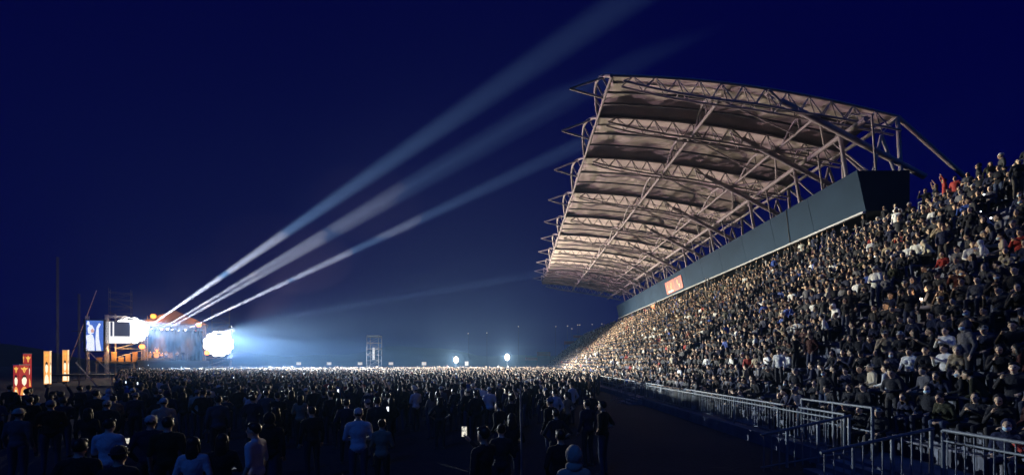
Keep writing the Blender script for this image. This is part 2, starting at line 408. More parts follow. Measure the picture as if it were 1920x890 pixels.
def pm_rand(name, cols, rough):
    m, nt, b = newmat(name); N = nt.nodes; L = nt.links
    oi = N.new('ShaderNodeObjectInfo'); r = N.new('ShaderNodeValToRGB'); r.color_ramp.interpolation = 'CONSTANT'
    for i, c in enumerate(cols):
        e = r.color_ramp.elements[i] if i < 2 else r.color_ramp.elements.new(i / len(cols))
        e.position = i / len(cols); e.color = (*c, 1)
    L.new(oi.outputs['Random'], r.inputs['Fac']); L.new(r.outputs['Color'], b.inputs['Base Color'])
    b.inputs['Roughness'].default_value = rough; b.inputs['Specular IOR Level'].default_value = .3
    return m
SKINS = [(.56,.38,.25),(.48,.32,.21),(.62,.44,.31),(.42,.27,.18)]
TROUS = [(.012,.013,.02),(.018,.026,.06),(.02,.02,.025),(.012,.016,.035),(.05,.045,.04),(.03,.045,.09)]
HAIRS = [(.010,.009,.009),(.014,.011,.010),(.024,.015,.011)]
PMATS = [pm_rand('person_skin', SKINS, .5), pm_top(), pm_rand('person_trousers', TROUS, .85),
         mat('person_shoe', (.06,.06,.065), .6, 0, .3, 5), mat('person_eye', (.01,.01,.012), .2), mat('person_lip', (.25,.09,.07), .5)]
PHAIR = pm_rand('person_hair', HAIRS, .45); PCAP = PMATS[1]
PMASK = mat('face_mask_cloth', (.45,.62,.72), .8, 0, .05, 6)

def make_body(name, pose, female=False, sleeves='long', voxel=.021):
    """one continuous remeshed body facing +Y, feet at z=0; returns mesh, head centre, right hand point"""
    seated = pose.startswith('sit')
    sw = .165 if female else .185; J = {}
    lean = {'lean': R(22), 'sit': R(6), 'sit_lean': R(30), 'sit_clap': R(4), 'sit_phone': R(2), 'sit_chin': R(20)}.get(pose, R(-1 if pose == 'phone_up' else 2))
    dz = -.41 if seated else 0
    hip0 = Vector((0, 0, .93 + dz)); RL = Matrix.Rotation(-lean, 3, 'X')
    def U(x, y, z):  # upper-body point given in the standing frame
        return hip0 + RL @ Vector((x, y, z - .93))
    prim = []
    def cap(p, q, r1, r2, tg): prim.append(('c', Vector(p), Vector(q), r1, r2, tg))
    def el(c, r, tg, rot=None): prim.append(('e', Vector(c), Vector(r), rot, tg))
    b = .92 if female else 1.0
    el(U(0, -.005, 1.27), (.172*b, .112, .20), 1, RL); el(U(0, .008, 1.09), (.148*b, .105, .17), 1, RL)
    el(U(0, -.005, .965), (.165, .118, .11), 1, RL)
    cap(U(-sw+.02, -.01, 1.385), U(sw-.02, -.01, 1.385), .072, .072, 1)
    cap(U(-.07, -.025, 1.42), U(.07, -.025, 1.42), .06, .06, 1)
    if female:
        for s in (-1, 1): el(U(s*.075, .09, 1.27), (.07, .06, .07), 1)
    cap(U(0, -.02, 1.40), U(0, .0, 1.52), .056, .052, 0)
    HL = Matrix.Rotation(-lean*.3, 3, 'X') if pose != 'sit_chin' else Matrix.Rotation(-R(10), 3, 'X')
    hc = U(0, .012, 1.60)
    def H(x, y, z): return hc + HL @ Vector((x, y, z))
    el(H(0, 0, .012), (.074, .094, .098), 0, HL); el(H(0, .028, -.045), (.056, .066, .070), 0, HL)
    cap(H(0, .095, .01), H(0, .112, -.022), .011, .017, 0)                  # nose
    cap(H(0, .07, -.095), H(0, .076, -.092), .026, .024, 0)                 # chin
    cap(H(-.035, .076, .028), H(.035, .076, .028), .014, .014, 0)           # brow
    for s in (-1, 1): el(H(s*.077, -.005, -.008), (.013, .022, .034), 0)    # ears
    st = {'stand': [((.235,-.03,1.12),(.245,.06,.88)), None], 'crossed': [((.25,.03,1.13),(.05,.22,1.10)), None],
          'phone_up': [((.25,.17,1.22),(.10,.38,1.46)), ((-.235,-.03,1.12),(-.24,.07,.88))],
          'phone_low': [((.24,.04,1.12),(.10,.27,1.20)), ((-.24,.03,1.12),(-.06,.27,1.18))],
          'arms_up': [((.30,.04,1.60),(.22,.12,1.86)), None], 'one_up': [((.30,.03,1.60),(.24,.12,1.85)), ((-.235,-.03,1.12),(-.24,.07,.88))],
          'hip': [((.36,-.09,1.15),(.185,.05,1.0)), None], 'pocket': [((.275,-.09,1.13),(.20,.09,.93)), None],
          'lean': [((.25,.22,1.15),(.16,.42,1.24)), None],
          'sit': [((.235,.03,1.13),(.14,.30,1.06)), None], 'sit_lean': [((.24,.14,1.10),(.06,.38,1.12)), None],
          'sit_clap': [((.24,.08,1.15),(.045,.30,1.34)), None], 'sit_phone': [((.25,.14,1.17),(.10,.36,1.40)), ((-.235,.03,1.13),(-.14,.30,1.06))],
          'sit_chin': [((.23,.20,1.12),(.07,.19,1.40)), ((-.235,.10,1.12),(-.08,.32,1.10))]}[pose]
    rh = None; hands = []
    for s, a in ((1, st[0]), (-1, st[1] or st[0])):
        e, w = a
        if s == -1 and st[1] is None: e = (-e[0], e[1], e[2]); w = (-w[0], w[1] + .015, w[2] + .01)
        S = U(s*sw, -.01, 1.375); E = U(*e); W = U(*w)
        cap(S, E, .062*b, .047*b, 1)
        d = (W - E).normalized()
        if sleeves == 'long': cap(E, W - d*.03, .046*b, .036*b, 1)
        else: cap(E, W, .041*b, .030*b, 0)
        hd = W + d * .055
        cap(W - d*.02, hd, .028, .034, 0); hands.append((W, hd, d, s))
        if s == 1: rh = hd + d * .06
    for s in (-1, 1):
        hp = hip0 + Vector((s*.095, 0, -.03))
        if seated: kn = Vector((s*.13, .43, .50)); an = Vector((s*.12, .40, .09))
        else:
            st2 = random.uniform(-.05, .07)
            kn = Vector((s*.105, .03 + st2*.5, .49)); an = Vector((s*.115, -.02 + st2, .09))
        cap(hp, kn, .090, .062, 2); cap(kn, an, .060, .046, 2)
        cap(an + Vector((0, -.02, -.045)), an + Vector((s*.03, .15, -.055)), .042, .034, 3)
    mb = MB()
    for p in prim:
        if p[0] == 'c': mb.caps(p[1], p[2], p[3], p[4], 12)
        else: mb.ell(p[1], p[2], 16, 10, rot=p[3])
    tmp = bpy.data.objects.new('tmp', mb.mesh('tmp', PMATS)); COL.objects.link(tmp)
    md = tmp.modifiers.new('r', 'REMESH'); md.mode = 'VOXEL'; md.voxel_size = voxel; md.use_smooth_shade = True
    ms = tmp.modifiers.new('s', 'SMOOTH'); ms.factor = .5; ms.iterations = 2
    dg = bpy.context.evaluated_depsgraph_get()
    me = bpy.data.meshes.new_from_object(tmp.evaluated_get(dg)); me.name = name
    bpy.data.objects.remove(tmp)
    nP = len(me.polygons); c = np.empty(nP*3); me.polygons.foreach_get('center', c); c = c.reshape(-1, 3)
    best = np.full(nP, 1e9); idx = np.zeros(nP, int)
    for p in prim:
        if p[0] == 'c':
            a, q = np.array(p[1]), np.array(p[2]); ab = q - a
            tt = np.clip(((c - a) @ ab) / (ab @ ab), 0, 1); d = np.linalg.norm(c - (a + tt[:, None]*ab), axis=1) - (p[3] + (p[4]-p[3])*tt); tg = p[5]
        else:
            l = c - np.array(p[1])
            if p[3] is not None: l = l @ np.array(p[3])
            rr = np.array(p[2]); d = (np.linalg.norm(l / rr, axis=1) - 1) * rr.min(); tg = p[4]
        k = d < best; best[k] = d[k]; idx[k] = tg
    hl = (c - np.array(hc)) @ np.array(HL)
    lip = (np.abs(hl[:,0]) < .028) & (hl[:,1] > .06) & (np.abs(hl[:,2] + .058) < .011); idx[lip] = 5
    eye = (np.abs(np.abs(hl[:,0]) - .032) < .014) & (hl[:,1] > .05) & (np.abs(hl[:,2] - .006) < .010); idx[eye] = 4
    me.materials.clear()
    for m in PMATS: me.materials.append(m)
    me.polygons.foreach_set('material_index', idx.astype(np.int32)); me.polygons.foreach_set('use_smooth', np.ones(nP, bool))
    # five fingers a hand, rooted in the palm
    fb = MB()
    for W, hd, d, s in hands:
        side = d.cross(Vector((0, 0, 1)));
        if side.length < .3: side = Vector((1, 0, 0))
        side.normalize(); nrm = side.cross(d)
        for k, ln in enumerate((.062, .072, .068, .052)):
            o = hd + side * ((k - 1.5)*.017) - d*.005
            m1 = o + d*ln*.55 + nrm*.006; m2 = m1 + d*ln*.4 - nrm*.012
            fb.caps(o, m1, .009, .008, 6); fb.caps(m1, m2, .008, .006, 6)
        o = W + d*.02 + side*.02*(-s); fb.caps(o, o + (d*.6 - side*s).normalized()*.05, .011, .008, 6)
    off = len(me.vertices)
    import bmesh
    bm = bmesh.new(); bm.from_mesh(me)
    nv = [bm.verts.new(v) for v in fb.v]
    for f in fb.f:
        ff = bm.faces.new([nv[i] for i in f]); ff.smooth = True; ff.material_index = 0
    bm.to_mesh(me); bm.free(); me.update()
    return me, hc, HL.to_euler(), rh
def make_hair(style):
    """worn on the head, origin at the head centre"""
    m = MB(); r2 = random.Random(hash(style) % 1000)
    def jit(a):
        m.v[:] = [(x + r2.uniform(-a, a), y + r2.uniform(-a, a), z + r2.uniform(-a, a)) for x, y, z in m.v]
    if style == 'short':
        m.ell((0, -.022, .034), (.083, .093, .096), 18, 12); m.ell((.02, .03, .085), (.055, .055, .04), 10, 7); m.ell((-.03, .02, .085), (.05, .05, .04), 10, 7); jit(.004)
    elif style == 'long':
        m.ell((0, -.028, .034), (.088, .094, .098), 18, 12); m.ell((0, -.075, -.10), (.092, .055, .17), 16, 10); m.ell((.07, -.015, -.09), (.028, .04, .14), 10, 8); m.ell((-.07, -.015, -.09), (.028, .04, .14), 10, 8); jit(.005)
    elif style == 'bun':
        m.ell((0, -.024, .032), (.083, .092, .096), 18, 12); m.ell((0, -.10, .085), (.045, .042, .042), 12, 8); jit(.004)
    elif style == 'cap':
        m.ell((0, -.010, .040), (.086, .104, .085), 18, 10)
        n = 9; vs = []
        for i in range(n):
            an = math.pi * i / (n-1); vs.append((.078*math.cos(an), .075 + .075*math.sin(an), .055 - .012*math.sin(an)))
        m.add(vs + [(x, y, z - .012) for x, y, z in vs], [tuple(range(n)), tuple(range(n, 2*n))[::-1]] + [(i, n+i, n+(i+1) % n, (i+1) % n) for i in range(n)])
        m.ell((0, -.012, .125), (.01, .01, .006), 8, 5)
    elif style == 'beanie':
        m.ell((0, -.014, .052), (.086, .102, .088), 18, 10); m.tube([(.088*math.cos(a), -.014 + .104*math.sin(a), .035) for a in [2*math.pi*i/20 for i in range(21)]], .016, 8)
    elif style == 'hood':
        m.ell((0, -.035, .020), (.104, .100, .125), 18, 12); m.ell((0, -.04, -.12), (.11, .085, .075), 14, 8); jit(.004)
    return m.mesh(style, PHAIR if style in ('short', 'long', 'bun') else PCAP)
def make_mask():
    m = MB(); m.ell((0, .052, -.052), (.062, .062, .052), 14, 9)
    for s in (-1, 1):
        m.tube([(s*.052, .07, -.03), (s*.080, .0, -.005)], .003, 4)
    return m.mesh('face_mask', PMASK)
HAIRM = {s: make_hair(s) for s in ('short', 'long', 'bun', 'cap', 'beanie', 'hood')}
HAIRNAME = {'short': 'hair', 'long': 'hair', 'bun': 'hair', 'cap': 'cap', 'beanie': 'beanie', 'hood': 'hood'}
MASKM = make_mask()
STANDP = ['stand', 'crossed', 'phone_up', 'phone_low', 'arms_up', 'one_up', 'hip', 'pocket', 'lean']
SITP = ['sit', 'sit_lean', 'sit_clap', 'sit_phone', 'sit_chin']
BODY = {}
for p in STANDP + SITP:
    for fem in (False, True):
        sl = 'short' if (p in ('hip', 'one_up') or (fem and p in ('crossed', 'arms_up'))) else 'long'
        BODY[p, fem] = make_body('body', p, fem, sl) + (sl,)
BODY['stand_tee', False] = make_body('body', 'stand', False, 'short') + ('short',)
BODY['phone_low_tee', False] = make_body('body', 'phone_low', False, 'short') + ('short',)

TOPS = [('black', (.016,.018,.03), 30), ('charcoal', (.035,.037,.05), 16), ('navy', (.014,.022,.075), 16), ('grey', (.10,.10,.12), 5), ('white', (.78,.78,.76), 5),
        ('cream', (.55,.48,.36), 2), ('maroon', (.06,.012,.014), 3), ('olive', (.03,.034,.02), 3), ('brown', (.04,.024,.016), 3), ('red', (.30,.03,.025), 1), ('blue', (.03,.07,.30), 2), ('beige', (.33,.27,.19), 2)]
TOPS = [(n_, tuple(x*(.55 if max(c_) < .1 else .8) for x in c_), w_) for n_, c_, w_ in TOPS]
TOPW = [t[2] for t in TOPS]
def rtop(r): return r.choices(TOPS, TOPW)[0]
POSETXT = {'stand': 'arms down', 'crossed': 'hands clasped', 'phone_up': 'phone hand raised', 'phone_low': 'hands at chest', 'arms_up': 'both arms up', 'one_up': 'one arm up',
           'hip': 'hands on hips', 'pocket': 'hands in pockets', 'lean': 'leaning on the rail', 'sit': 'hands on lap', 'sit_lean': 'leaning forward', 'sit_clap': 'clapping', 'sit_phone': 'holding up one hand', 'sit_chin': 'chin on hand',
           'stand_tee': 'arms down', 'phone_low_tee': 'looking down at a phone'}
STAGE = Vector((-62, 82, 0))
def yaw_to(f): return math.atan2(-f[0], f[1])
people = []   # dicts
pr_ = random.Random(11)
def add_person(x, y, z, yaw, pose, fem, hair, top, sc=1.0, where='', **kw):
    people.append(dict(x=x, y=y, z=z, yaw=yaw, pose=pose, fem=fem, hair=hair, top=top, sc=sc, where=where, mask=kw.get('mask', False), label=kw.get('label'), must=kw.get('must', False), row=kw.get('row'), phone=kw.get('phone')))
def rhair(fem): return pr_.choices(['long', 'bun', 'short', 'beanie', 'hood'], [60, 14, 10, 6, 10])[0] if fem else pr_.choices(['short', 'cap', 'beanie', 'hood'], [66, 18, 8, 8])[0]
TOPD = {t[0]: t for t in TOPS}
# --- people one can single out in the field
def head_at(px, py, hgt):
    p = at_z(px, py, hgt); return p.x, p.y
def special(px, py, hgt, pose, fem, hair, top, label, dyaw=0, phone=None, Y=None):
    if Y is None: x, y = head_at(px, py, hgt)
    else:
        p = at_y(px, py, Y); x, y = p.x, Y; hgt = p.z
    f = STAGE - Vector((x, y, 0))
    add_person(x, y, 0, yaw_to(f) + R(dyaw), pose, fem, hair, TOPD[top], hgt / 1.71, 'field', label=label, must=True, phone=phone)
special(672, 765, 1.78, 'crossed', False, 'cap', 'white', 'person in a pale hoodie and cap, back turned, standing alone before the dark middle field', -20)
special(716, 786, 1.55, 'phone_low', True, 'bun', 'beige', 'shorter person in a pale top just beside the pale hoodie and cap', -35)
special(906, 800, 1.76, 'phone_up', False, 'short', 'charcoal', 'dark haired person in a dark jacket raising a large lit phone, nearest the thin pole', 12, 'big')
special(203, 786, 1.70, 'phone_low_tee', False, 'short', 'white', 'person in a white tee holding a bright phone low at the right side', -25, 'low')
special(282, 779, 1.76, 'pocket', False, 'cap', 'navy', 'person in a light cap and dark sweatshirt, right of the low bright phone', -12)
special(314, 783, 1.74, 'stand_tee', False, 'short', 'olive', 'bareheaded person shoulder to shoulder with the person in the light cap', -10)
special(362, 820, 1.60, 'stand', True, 'long', 'white', 'long haired person in a white top, right of the light cap pair', -20)
special(416, 814, 1.62, 'crossed', True, 'long', 'black', 'long haired person in black between two people in white tops', -20)
special(480, 793, 1.74, 'stand_tee', False, 'short', 'white', 'person in a white shirt seen side-on looking across the field', 55)
special(505, 775, 1.72, 'stand', False, 'hood', 'black', 'hooded person in black right behind the side-on white shirt', -10)
special(1076, 838, 1.25, 'phone_low', True, 'hood', 'cream', 'small person in a pale hooded jacket, bottom edge, right of the thin pole', -30, Y=5.2)
special(1052, 806, 1.62, 'pocket', False, 'short', 'black', 'person in black just left of the small pale hooded jacket at the bottom edge', -30)
special(55, 727, 1.74, 'pocket', False, 'short', 'black', 'person in black silhouetted against the two-sided red light pillar', -10)
special(18, 722, 1.76, 'stand', False, 'short', 'black', 'person in black left of the two-sided red light pillar at the picture edge', -10)
special(1042, 728, 1.72, 'pocket', False, 'short', 'grey', 'person in a light striped shirt walking alone near the far field stair', 120)
special(1060, 722, 1.76, 'stand', False, 'short', 'navy', 'taller person in a dark jacket beside the person in a light striped shirt', 150)
special(700, 712, 1.72, 'hip', False, 'short', 'white', 'person in a white shirt at the crowd edge below the scaffold tower', 0)
special(780, 725, 1.74, 'crossed', False, 'cap', 'white', 'person in a cap and white shirt below the two far floodlights', 10)
special(165, 765, 1.62, 'stand', True, 'long', 'black', 'long haired person in black between the light pillars and white tee', -15)
special(960, 775, 1.66, 'crossed', True, 'long', 'black', 'long haired person in black just left of the thin pole', -30)
special(940, 795, 1.62, 'phone_low', True, 'bun', 'charcoal', 'person with a hair bun looking at a small lit phone beside the thin pole', -40, 'low')
# --- random field crowd
occ = [(p['x'], p['y']) for p in people]
def clear(x, y, d): return all((x-a)**2 + (y-b)**2 > d*d for a, b in occ)
def depth_ok(x, y):
    """the crowd stops in front of the stage, the stand and the dark lane before the stand"""
    if y > 98: return False
    lane = .9 + .12*y if y < 24 else (3.2 + (y - 24)*.35 if y < 36 else 7.2)
    if x > lane: return False
    # stage barrier line
    q = Vector((x, y, 0)) - STAGE; d = Vector((.6, -.8, 0))
    if q.dot(d) < 7.5 and abs(q.dot(Vector((.8,.6,0)))) < 26: return False
    if q.dot(d) < -4: return False
    px = 960 + F*(x/y + .011)
    if px < 215 and y > 15 + max(0, px)*.02: return False      # towards the lit pillars it is emptier
    return True
y = 5.6
while y < 98:
    sp = .80 if y > 22 else (.92 if y > 13 else 1.12)
    x = -1.22*y - 2 + pr_.uniform(0, sp)
    while x < 7.3:
        xx, yy = x + pr_.uniform(-.3, .3)*sp, y + pr_.uniform(-.3, .3)*sp
        keep = .93 if yy > 24 else (.86 if yy > 13 else .5)
        if 8 < yy < 15 and -7.2 < xx < 3.5: keep *= .62
        if yy < 8 and xx > -3.0: keep *= .25
        if yy < 7: keep *= .4
        near = yy < 24
        if depth_ok(xx, yy) and pr_.random() < keep and (not near or clear(xx, yy, .62 if yy > 12 else .85)):
            fem = pr_.random() < .42; pose = pr_.choices(['stand', 'crossed', 'phone_up', 'phone_low', 'arms_up', 'one_up', 'hip', 'pocket'], [24, 18, 7, 8, 3, 5, 6, 26])[0]
            f = STAGE - Vector((xx, yy, 0))
            add_person(xx, yy, 0, yaw_to(f) + R(pr_.gauss(0, 16)), pose, fem, rhair(fem), rtop(pr_), (pr_.gauss(.955, .03) if fem else pr_.gauss(1.01, .035)), 'field')
            if near: occ.append((xx, yy))
        x += sp
    y += sp
# --- the stand
for i in range(ROWS + 1):
    top = i == ROWS
    x = X0 + RUN*i + .24; z = Z0 + RISE*i
    yy = 2.0
    while yy < YB - .5:
        yy += pr_.uniform(.42, .56) if yy < 40 else pr_.uniform(.41, .5)
        ais = any(abs(yy - a) < .68 for a in AISLES)
        keep = .95 if not top else .55
        if ais: keep = .10 if not top else .3
        if i == 0 and 8.4 < yy < 10.8: keep = .2
        if pr_.random() > keep: continue
        fem = pr_.random() < .47; stands = top or ais or pr_.random() < .045
        if i == 0 and 11.5 < yy < 30 and pr_.random() < .3: pose = 'lean'; xs = XR + .36
        elif stands: pose = pr_.choices(['stand', 'crossed', 'phone_up', 'pocket', 'arms_up', 'one_up'], [5, 5, 2, 5, 1, 1])[0]; xs = x + (.3 if top else 0)
        else: pose = pr_.choices(SITP, [40, 22, 14, 8, 12])[0]; xs = x
        f = Vector((-.9, -.28, 0)) if pr_.random() < .75 else (STAGE - Vector((xs, yy, 0))).normalized()
        zf = z + (.253 if ais and not top else 0)
        if pose == 'lean': f = Vector((-1, .05, 0))
        add_person(xs + pr_.uniform(-.04, .04), yy, zf, yaw_to(f) + R(pr_.gauss(0, 13)), pose, fem, rhair(fem), rtop(pr_), (pr_.gauss(.89, .03) if fem else pr_.gauss(.93, .03)), 'stand', mask=pr_.random() < .10, row=i)
# the big man near the right corner and the one standing above him
add_person(10.1, 7.7, Z0, yaw_to((-1, .35)), 'sit', False, 'short', TOPD['brown'], 1.06, 'stand', must=True, row=0, label='heavy set person in brown seated by the near railing, bottom right corner')
q = at_y(1812, 612, 10.6)
add_person(q.x, 10.6, Z0 + RISE*max(0, round((q.x - X0 - .3) / RUN)), yaw_to((-1, .25)), 'stand', False, 'hood', TOPD['grey'], 1.02, 'stand', must=True, mask=True, row=max(0, round((q.x - X0 - .3) / RUN)), label='person in a pale grey tracksuit and mask standing alone in the dark near seats')

# --- choose the 300 that show largest, the rest become the crowd
def score(p):
    r = project((p['x'], p['y'], p['z'] + (1.1 if p['pose'].startswith('sit') else 1.55)*p['sc']))
    if r is None or not (-25 < r[0] < 1945 and -10 < r[1] < 905): return -1
    return 1 / r[2]
for p in people: p['s'] = score(p)
must = [p for p in people if p['must']]
rest = sorted([p for p in people if not p['must'] and p['s'] > 0], key=lambda p: -p['s'])
solo = must + rest[:300 - len(must) - 6]
ids = {id(p) for p in solo}
crowd = [p for p in people if id(p) not in ids]
ORD = ['first', 'second', 'third', 'fourth', 'fifth', 'sixth', 'seventh', 'eighth', 'ninth', 'tenth', 'eleventh', 'twelfth', 'thirteenth', 'fourteenth', 'fifteenth', 'sixteenth', 'seventeenth', 'eighteenth', 'nineteenth', 'top']
HTXT = {'short': 'short hair', 'long': 'long hair', 'bun': 'hair bun', 'cap': 'cap', 'beanie': 'beanie', 'hood': 'hood up'}
def landmark(p):
    r = project((p['x'], p['y'], p['z'] + 1.5)); x = r[0]
    if p['where'] == 'stand':
        if p['y'] < 8.6: a = 'before the nearest stair'
        elif p['y'] < 11: a = 'above the nearest stair'
        elif p['y'] < 14: a = 'just past the nearest stair'
        elif p['y'] < 17.5: a = 'by the first aisle'
        elif p['y'] < 24: a = 'between the stairs'
        else: a = 'towards the farther stair'
        return f"{ORD[p['row']]} row {a}"
    b = [(75, 'by the light pillars'), (150, 'right of the light pillars'), (215, 'below the video screen'), (300, 'below the left floodlight bank'), (390, 'below the stage'), (455, 'below the right floodlight bank'),
         (560, 'right of the stage'), (680, 'left of the scaffold tower'), (760, 'below the scaffold tower'), (850, 'left of the far floodlights'), (970, 'below the far floodlights'), (1300, 'right of the thin pole')]
    a = next((t for lim, t in b if x < lim), 'by the stand')
    dist = math.hypot(p['x'], p['y'])
    d = 'very front' if dist < 9 else 'loose crowd' if dist < 13 else 'near crowd' if dist < 18 else 'dense crowd'
    return f"{a}, {d}"
labels = {}
for p in solo:
    cl = 'tee' if BODY[p['pose'], p['fem']][4] == 'short' and p['hair'] != 'hood' else ('hoodie' if p['hair'] == 'hood' else 'jacket')
    p['cl'] = cl
    if not p['label']:
        hx = HTXT[p['hair']] + (' and face mask' if p['mask'] else '')
        p['label'] = f"person in {p['top'][0]} {cl}, {hx}, {POSETXT[p['pose']]}, {landmark(p)}"
        pc = f"person in {p['top'][0]} {cl}"
        for alt in (f"{pc}, {HTXT[p['hair']]}, {POSETXT[p['pose']]}, {landmark(p)}", f"{pc}, {POSETXT[p['pose']]}, {landmark(p)}", f"{pc}, {HTXT[p['hair']]}, {landmark(p)}"):
            if len(p['label'].split()) > 16: p['label'] = alt
phone_mat = emat('phone_screen', (.85,.92,1.0), 1.6); phone_body = mat('phone_case', (.01,.01,.012), .3)
def screen_mat(name, top, bot, s):
    m, nt, b = newmat(name); N = nt.nodes; L = nt.links
    tc = N.new('ShaderNodeTexCoord'); nz = N.new('ShaderNodeTexNoise'); nz.inputs['Scale'].default_value = 22; L.new(tc.outputs['Object'], nz.inputs['Vector'])
    r = N.new('ShaderNodeValToRGB'); L.new(nz.outputs['Fac'], r.inputs['Fac']); r.color_ramp.elements[0].position = .35; r.color_ramp.elements[1].position = .6
    r.color_ramp.elements[0].color = (*bot, 1); r.color_ramp.elements[1].color = (*top, 1)
    L.new(r.outputs['Color'], b.inputs['Emission Color']); b.inputs['Emission Strength'].default_value = s; b.inputs['Base Color'].default_value = (.02,.02,.02,1); m.cycles.emission_sampling = 'NONE'
    return m
phone_film = screen_mat('phone_viewfinder', (.9,.85,.7), (.12,.13,.14), 1.1)
def make_phone(loc, yaw, w, hh, film, label, group=None, tilt=0):
    t = thing('phone', label, 'phone', loc, yaw, group); t.rotation_euler = (tilt, 0, yaw)
    a = MB(); a.box(-w/2, w/2, 0, .008, -hh/2, hh/2); a.build('case', phone_body, t)
    a = MB(); a.box(-w/2*.9, w/2*.9, -.003, -.0005, -hh/2*.92, hh/2*.92); a.build('screen', phone_film if film else phone_mat, t)
    return t
def handpt(p):
    me, hc, he, rh, sl = BODY[p['pose'], p['fem']]
    return Matrix.Translation((p['x'], p['y'], p['z'])) @ Matrix.Rotation(p['yaw'], 4, 'Z') @ Matrix.Scale(p['sc'], 4) @ rh
HAIRTXT = {'cap': 1, 'beanie': 1, 'hood': 1}
nphone = 0
for p in solo:
    me, hc, he, rh, sl = BODY[p['pose'], p['fem']]
    o = bpy.data.objects.new('person', me); COL.objects.link(o)
    o.location = (p['x'], p['y'], p['z']); o.rotation_euler = (0, 0, p['yaw']); o.scale = (p['sc'],)*3; o.color = (*p['top'][1], 1)
    tag(o, p['label'], 'person', 'people in the seats of the grandstand' if p['where'] == 'stand' else 'people standing on the field')
    hobj = bpy.data.objects.new(HAIRNAME[p['hair']], HAIRM[p['hair']]); COL.objects.link(hobj); hobj.parent = o; hobj.location = hc; hobj.rotation_euler = he
    hobj.color = (*(p['top'][1] if p['hair'] == 'hood' else pr_.choice([(.6,.58,.52), (.03,.03,.035), (.2,.2,.22), (.5,.45,.35)])), 1)
    if p['hair'] in ('cap', 'beanie', 'hood') and p['hair'] != 'hood':
        if p['must']: hobj.color = (.55,.53,.48,1)
        h2 = bpy.data.objects.new('hair', HAIRM['short']); COL.objects.link(h2); h2.parent = o; h2.location = hc; h2.rotation_euler = he; h2.scale = (.985, .96, .93)
    if p['mask']:
        mo = bpy.data.objects.new('face_mask', MASKM); COL.objects.link(mo); mo.parent = o; mo.location = hc; mo.rotation_euler = he
    if p['phone'] == 'big':
        make_phone(handpt(p) + Vector((-.0, .02, .05)), R(3), .085, .165, True, 'large lit phone held up by the dark haired person nearest the thin pole')
    elif p['phone'] == 'low':
        make_phone(handpt(p) + Vector((.02, -.0, .03)), R(20 if p['x'] < -3 else 10), .075, .15, p['x'] < -3, 'bright phone held low by the person in the white tee' if p['x'] < -3 else 'small lit phone held by the person with the hair bun', tilt=R(-15))
    elif p['pose'] in ('phone_up',) and nphone < 14:
        nphone += 1
        make_phone(handpt(p) + Vector((0, 0, .03)), p['yaw'], .075, .15, True, f"lit phone raised by the {p['top'][0]} {p['cl']}, {landmark(p)}", 'phones held up in the near crowd')

# --- the crowd, one mesh
def lod(me, hair_me, hc, he, ratio):
    mb = bpy.data.objects.new('tmp', me); COL.objects.link(mb)
    md = mb.modifiers.new('d', 'DECIMATE'); md.ratio = ratio
    dg = bpy.context.evaluated_depsgraph_get(); m2 = bpy.data.meshes.new_from_object(mb.evaluated_get(dg)); bpy.data.objects.remove(mb)
    hb = bpy.data.objects.new('tmp', hair_me); COL.objects.link(hb); md = hb.modifiers.new('d', 'DECIMATE'); md.ratio = min(1, ratio*2.2)
    dg = bpy.context.evaluated_depsgraph_get(); h2 = bpy.data.meshes.new_from_object(hb.evaluated_get(dg)); bpy.data.objects.remove(hb)
    out = []
    for k, m in enumerate((m2, h2)):
        m.calc_loop_triangles()
        v = np.empty(len(m.vertices)*3, np.float32); m.vertices.foreach_get('co', v); v = v.reshape(-1, 3)
        tr = np.empty(len(m.loop_triangles)*3, np.int32); m.loop_triangles.foreach_get('vertices', tr)
        pi = np.empty(len(m.loop_triangles), np.int32); m.loop_triangles.foreach_get('polygon_index', pi)
        mi = np.empty(len(m.polygons), np.int32); m.polygons.foreach_get('material_index', mi)
        tg = mi[pi]
        if k == 1:
            mx = np.array(he.to_matrix(), np.float32); v = v @ mx.T + np.array(hc, np.float32); tg = np.full(len(pi), 6)
        out.append((v, tr.reshape(-1, 3), tg))
    v = np.vstack([out[0][0], out[1][0]]); f = np.vstack([out[0][1], out[1][1] + len(out[0][0])]); g = np.concatenate([out[0][2], out[1][2]])
    return v, f, g
LOD = {}
VV, FF, CC = [], [], []; base = 0
for p in crowd:
    if p['s'] < 0:
        if p['where'] == 'field' or p['y'] > 60: continue
        lv = .03
    else: lv = .14 if p['s'] > 1/26 else (.06 if p['s'] > 1/45 else .03)
    key = (p['pose'], p['fem'], p['hair'], lv)
    if key not in LOD:
        me, hc, he, rh, sl = BODY[p['pose'], p['fem']]; LOD[key] = lod(me, HAIRM[p['hair']], hc, he, lv)
    v, f, g = LOD[key]
    c, s = math.cos(p['yaw']), math.sin(p['yaw'])
    m = np.array([[c, -s, 0], [s, c, 0], [0, 0, 1]], np.float32) * p['sc']
    VV.append(v @ m.T + np.array((p['x'], p['y'], p['z']), np.float32)); FF.append(f + base); base += len(v)
    hcx = p['top'][1] if p['hair'] == 'hood' else ((.5,.48,.44) if p['hair'] in ('cap', 'beanie') and pr_.random() < .35 else (.03,.03,.035) if p['hair'] in ('cap', 'beanie') else pr_.choice(HAIRS))
    sk = pr_.choice(SKINS); jit_ = pr_.uniform(.8, 1.2)
    pal = np.array([sk, [min(.8, x*jit_) for x in p['top'][1]], pr_.choice(TROUS), (.06,.06,.065), (.01,.01,.012), (.25,.09,.07), hcx], np.float32)
    CC.append(pal[g])
V = np.vstack(VV); Fc = np.vstack(FF); C = np.vstack(CC)
cm = bpy.data.meshes.new('crowd'); cm.vertices.add(len(V)); cm.vertices.foreach_set('co', V.ravel())
cm.loops.add(len(Fc)*3); cm.loops.foreach_set('vertex_index', Fc.ravel().astype(np.int32))
